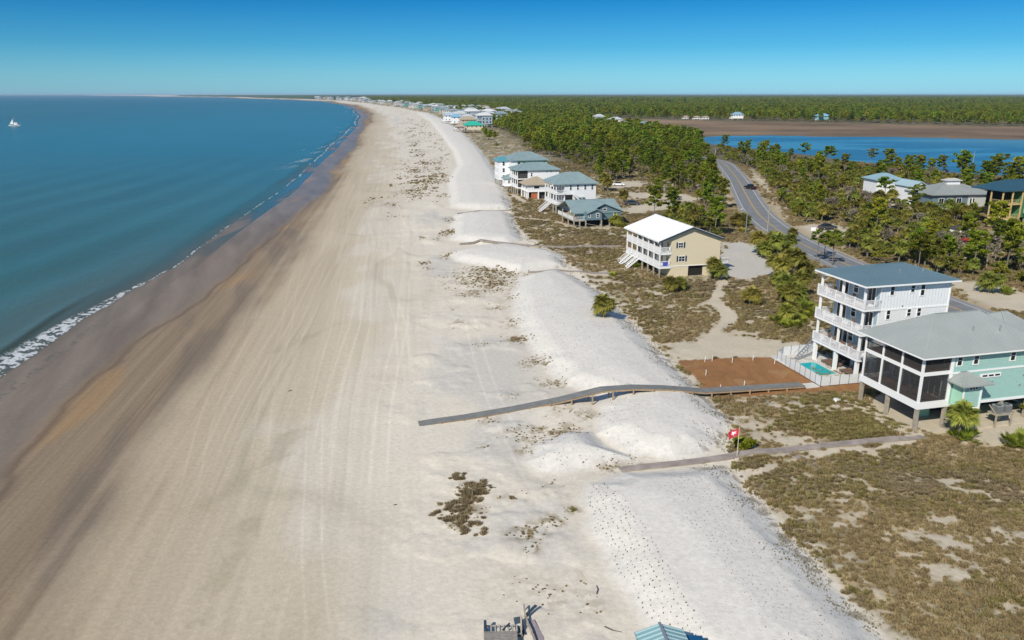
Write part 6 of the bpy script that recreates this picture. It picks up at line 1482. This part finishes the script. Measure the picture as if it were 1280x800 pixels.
# ---- shrimp boat offshore
x,y=at(18,157.3,SEA); r_=thing('fishing_boat','white fishing boat with masts and raised rigging alone on the sea','fishing boat',(x,y,SEA),R(100)); mb=MB()
S_=[(-6.5,.15,2.4),(-5,1.4,1.9),(-2,2.1,1.4),(2.5,2.1,1.2),(5.5,1.8,1.3)]
for a,b_ in zip(S_,S_[1:]):
    for sg in (-1,1): mb.quad((sg*a[1],a[0],a[2]),(sg*a[1]*.6,a[0],-.5),(sg*b_[1]*.6,b_[0],-.5),(sg*b_[1],b_[0],b_[2]))
    mb.quad((-a[1],a[0],a[2]-.2),(a[1],a[0],a[2]-.2),(b_[1],b_[0],b_[2]-.2),(-b_[1],b_[0],b_[2]-.2))
mb.quad((-1.8,5.5,1.3),(1.8,5.5,1.3),(1.08,5.5,-.5),(-1.08,5.5,-.5)); mb.build('hull',M['white'],r_)
MB().box(-1.3,1.3,-4,-.5,1.2,3.9).build('wheelhouse',M['white'],r_); MB().box(-1.32,1.32,-4.03,-1.5,2.9,3.5).build('windows',M['glass'],r_)
MB().cyl((0,.2,1),(0,.2,10.5),.14,.08,6).build('mast',M['metal'],r_); 
for sg in (-1,1): MB().cyl((sg*.5,.3,2),(sg*4.2,.8,9.6),.1,.06,6).build('outrigger',M['metal'],r_)
MB().bar((0,.3,8.5),(0,5.4,2.5),.08).bar((0,.2,10),(0,-6,2.4),.05).build('rigging',M['metal'],r_); m_=MB(); m_.quad((0,.6,2.0),(0,4.6,2.2),(0,1.0,7.6)); m_.build('net',M['cushion'],r_)

# ============================================================ GROUND COVER (stuff)
G={}
for k,(sd_,n,w_,h_,m,lab,kx,ky) in enumerate(((3,54,.62,.34,'straw_g','clump of dry grass on the open sand left of the low berm',640,625),(4,90,1.15,.42,'brush','thick brown brush clump on the beach left of the berm',589,618),(5,54,.62,.32,'drygreen','olive grass clump in front of the berm nose',716,640),(6,9,.13,.13,'plug','small planted grass sprig on the berm top near the shelter',815,740))):
    nm=('dry_grass','brush_clump','olive_grass','grass_sprig')[k]; x,y=at(kx,ky,-.1); o=link(nm,tuft_mesh(sd_,n,w_,h_,M[m],nm),None,(x,y,tz(x,y)+.02)); tag(o,lab,'brush' if k==1 else 'grass'); G[nm]=o
def field(N,px0,px1,py0,py1,seed,kind):
    """random ground points, even over the picture area of a patch of land"""
    rs=np.random.RandomState(seed); y0=at(640,py1)[1]; y1=at(640,py0)[1]
    return rs
# scrub: density per m2 falls with distance
def scrub_pts(seed,y0,y1,dens,s0,s1,thr=.5,zmode='v'):
    rs=np.random.RandomState(seed); xa,xb_=float(min(fBR(y0),fBR(y1)))-2,y1*.72+6; n=int((xb_-xa)*(y1-y0)*dens); x=rs.uniform(xa,xb_,n); y=rs.uniform(y0,y1,n)
    m=(x<y*.72+4); x,y=x[m],y[m]; z,bd,rd,lg,land,wr=terrain(x,y,True); v=veg_mask(x,y,rd,bd)
    m=(v>rs.uniform(.25,1,len(x)))&(bd>.3)&(lg>4); 
    for cx_,cy_,r_ in keep: m&=(((x-cx_)**2+(y-cy_)**2)>(r_*.72)**2)
    # old boardwalk kept clear
    L=np.array([at(*p) for p in ((725,592),(800,585),(875,577),(930,570),(1000,561),(1080,553),(1153,547))]); m&=dline(L,x,y,5)>.7
    L=np.array([at(*p) for p in ((640,306),(700,310),(776,309))]); m&=dline(L,x,y,5)>.8
    n2=fbm(x*.35,y*.35,3,401); s=rs.uniform(s0,s1,len(x))*(.6+.9*n2)
    return x[m],y[m],z[m],s[m]
parts_=[scrub_pts(501,38,75,13,.35,.95),scrub_pts(502,75,130,7,.4,1.1),scrub_pts(503,130,240,2.4,.6,1.5),scrub_pts(504,240,420,.5,.9,2.0)]
x,y,z,s=[np.concatenate([p[i] for p in parts_]) for i in range(4)]
kk=fbm(x*.14,y*.14,4,411)+nr.uniform(-.12,.12,len(x)); dkm=sdf(DARK,x,y,10)<0
a_=(kk<.53)&~dkm; b2=((kk>=.53)&(kk<.64))|dkm; c2=(kk>=.64)&~dkm
for m,nm,on in ((a_,'dry_grass','dry_grass_cover'),(b2,'olive_grass','olive_grass_cover'),(c2,'brush_clump','brown_brush_cover')):
    sc2=np.where(nm=='brush_clump',.62,1.); scatter(on,np.stack([x[m],y[m],z[m],s[m]*sc2],1),[G[nm]],{'dry_grass':'dry straw-coloured grass covering the scrub','olive_grass':'olive grass covering the scrub','brush_clump':'brown brush patches in the scrub'}[nm],'ground cover')
# wrack belt plants
rs=np.random.RandomState(521); X_=[];Y_=[]
for y0,y1,dn in ((38,110,10),(110,220,3.6),(220,420,.8),(420,1100,.13)):
    xa=float(fBL(y0))-34 if y0<300 else float(fBL(y1))-36; xb_=float(max(fBL(y0),fBL(y1)))+12; n=int((xb_-xa)*(y1-y0)*dn); X_.append(rs.uniform(xa,xb_,n)); Y_.append(rs.uniform(y0,y1,n))
x=np.concatenate(X_); y=np.concatenate(Y_); z,bd,rd,lg,land,wr=terrain(x,y,True); wm=wrack_mask(x,y); m=(wm*.9>rs.uniform(.08,1,len(x)))&(land<.4)&(bd>-1.5)
s=rs.uniform(.4,.95,len(x))*np.clip(y/110,.8,3)*(.6+.6*wm); k_=rs.uniform(0,1,len(x))+.5*(fbm(x*.2,y*.2,3,523)-.5)
for q_,nm,on,lab in ((k_<.8,'dry_grass','wrack_grass','thin dry grass along the wrack line'),(k_>=.8,'brush_clump','wrack_brush','dark brush patches along the wrack line')):
    mm=m&q_; scatter(on,np.stack([x[mm],y[mm],z[mm],s[mm]*(.36 if nm=='brush_clump' else .62)],1),[G[nm]],lab,'beach plants')
# big brush clump left of the berm
c0=at(583,625,-.1); xs_=[];
for (px,py,r_,n) in ((595,612,.8,44),(587,621,1.0,34),(570,630,1.1,26),(560,636,.9,16),(578,646,.9,26),(583,658,1.1,20),(573,598,.6,16)):
    cx_,cy_=at(px,py,-.1); xs_+= [(cx_+rs.normal()*r_*.7,cy_+rs.normal()*r_*.8,0,rs.uniform(.2,.62)) for _ in range(n)]
xs_=np.array(xs_); xs_[:,2]=terrain(xs_[:,0],xs_[:,1]); scatter('brush_thicket',xs_,[G['brush_clump']],'dense brown brush thicket on the sand left of the berm','brush')
# planted sprigs in rows on the berm slopes
rows=[]
for y0,y1,st in ((38,70,.52),(70,130,.8),(130,260,1.5)):
    yy=np.arange(y0,y1,st)
    for y_ in yy:
        xr=np.arange(-34,26,st); x_=xr+rs.normal(size=len(xr))*st*.16; yv=np.full(len(xr),y_)+rs.normal(size=len(xr))*st*.16; rows.append(np.stack([x_-y_*.13+8,yv],1))
P_=np.concatenate(rows); x,y=P_[:,0],P_[:,1]; z,bd,rd,lg,land,wr=terrain(x,y,True)
left=x-fBL(y); right=fBR(y)-x
m=(bd<-.5)&((left<4.2)&(left>0)|(right<8)&(rs.uniform(0,1,len(x))<.75))&(y<66)|((bd<-.7)&(y>=66)&(rs.uniform(0,1,len(x))<.55))
s=rs.uniform(.6,1.2,len(x))*np.where(right<9,.7,1)*np.where(y>66,.85,1); scatter('planted_sprigs',np.stack([x[m],y[m],z[m],s[m]],1),[G['grass_sprig']],'rows of small planted dune grass sprigs on the white berm','dune grass')
# debris and dead stems along the landward foot of the berm
n=26000; y=38+ (rs.uniform(0,1,n)**1.6)*230; x=fBR(y)+rs.normal(size=n)*1.3-.6; z,bd,rd,lg,land,wr=terrain(x,y,True); m=(fbm(x*.5,y*.5,3,531)>.5)&(rs.uniform(0,1,n)<.35)&(np.abs(bd)<4)
scatter('toe_debris',np.stack([x[m],y[m],z[m],rs.uniform(.5,1.3,n)[m]],1),[G['grass_sprig']],'dark plant debris along the landward foot of the berm','debris')
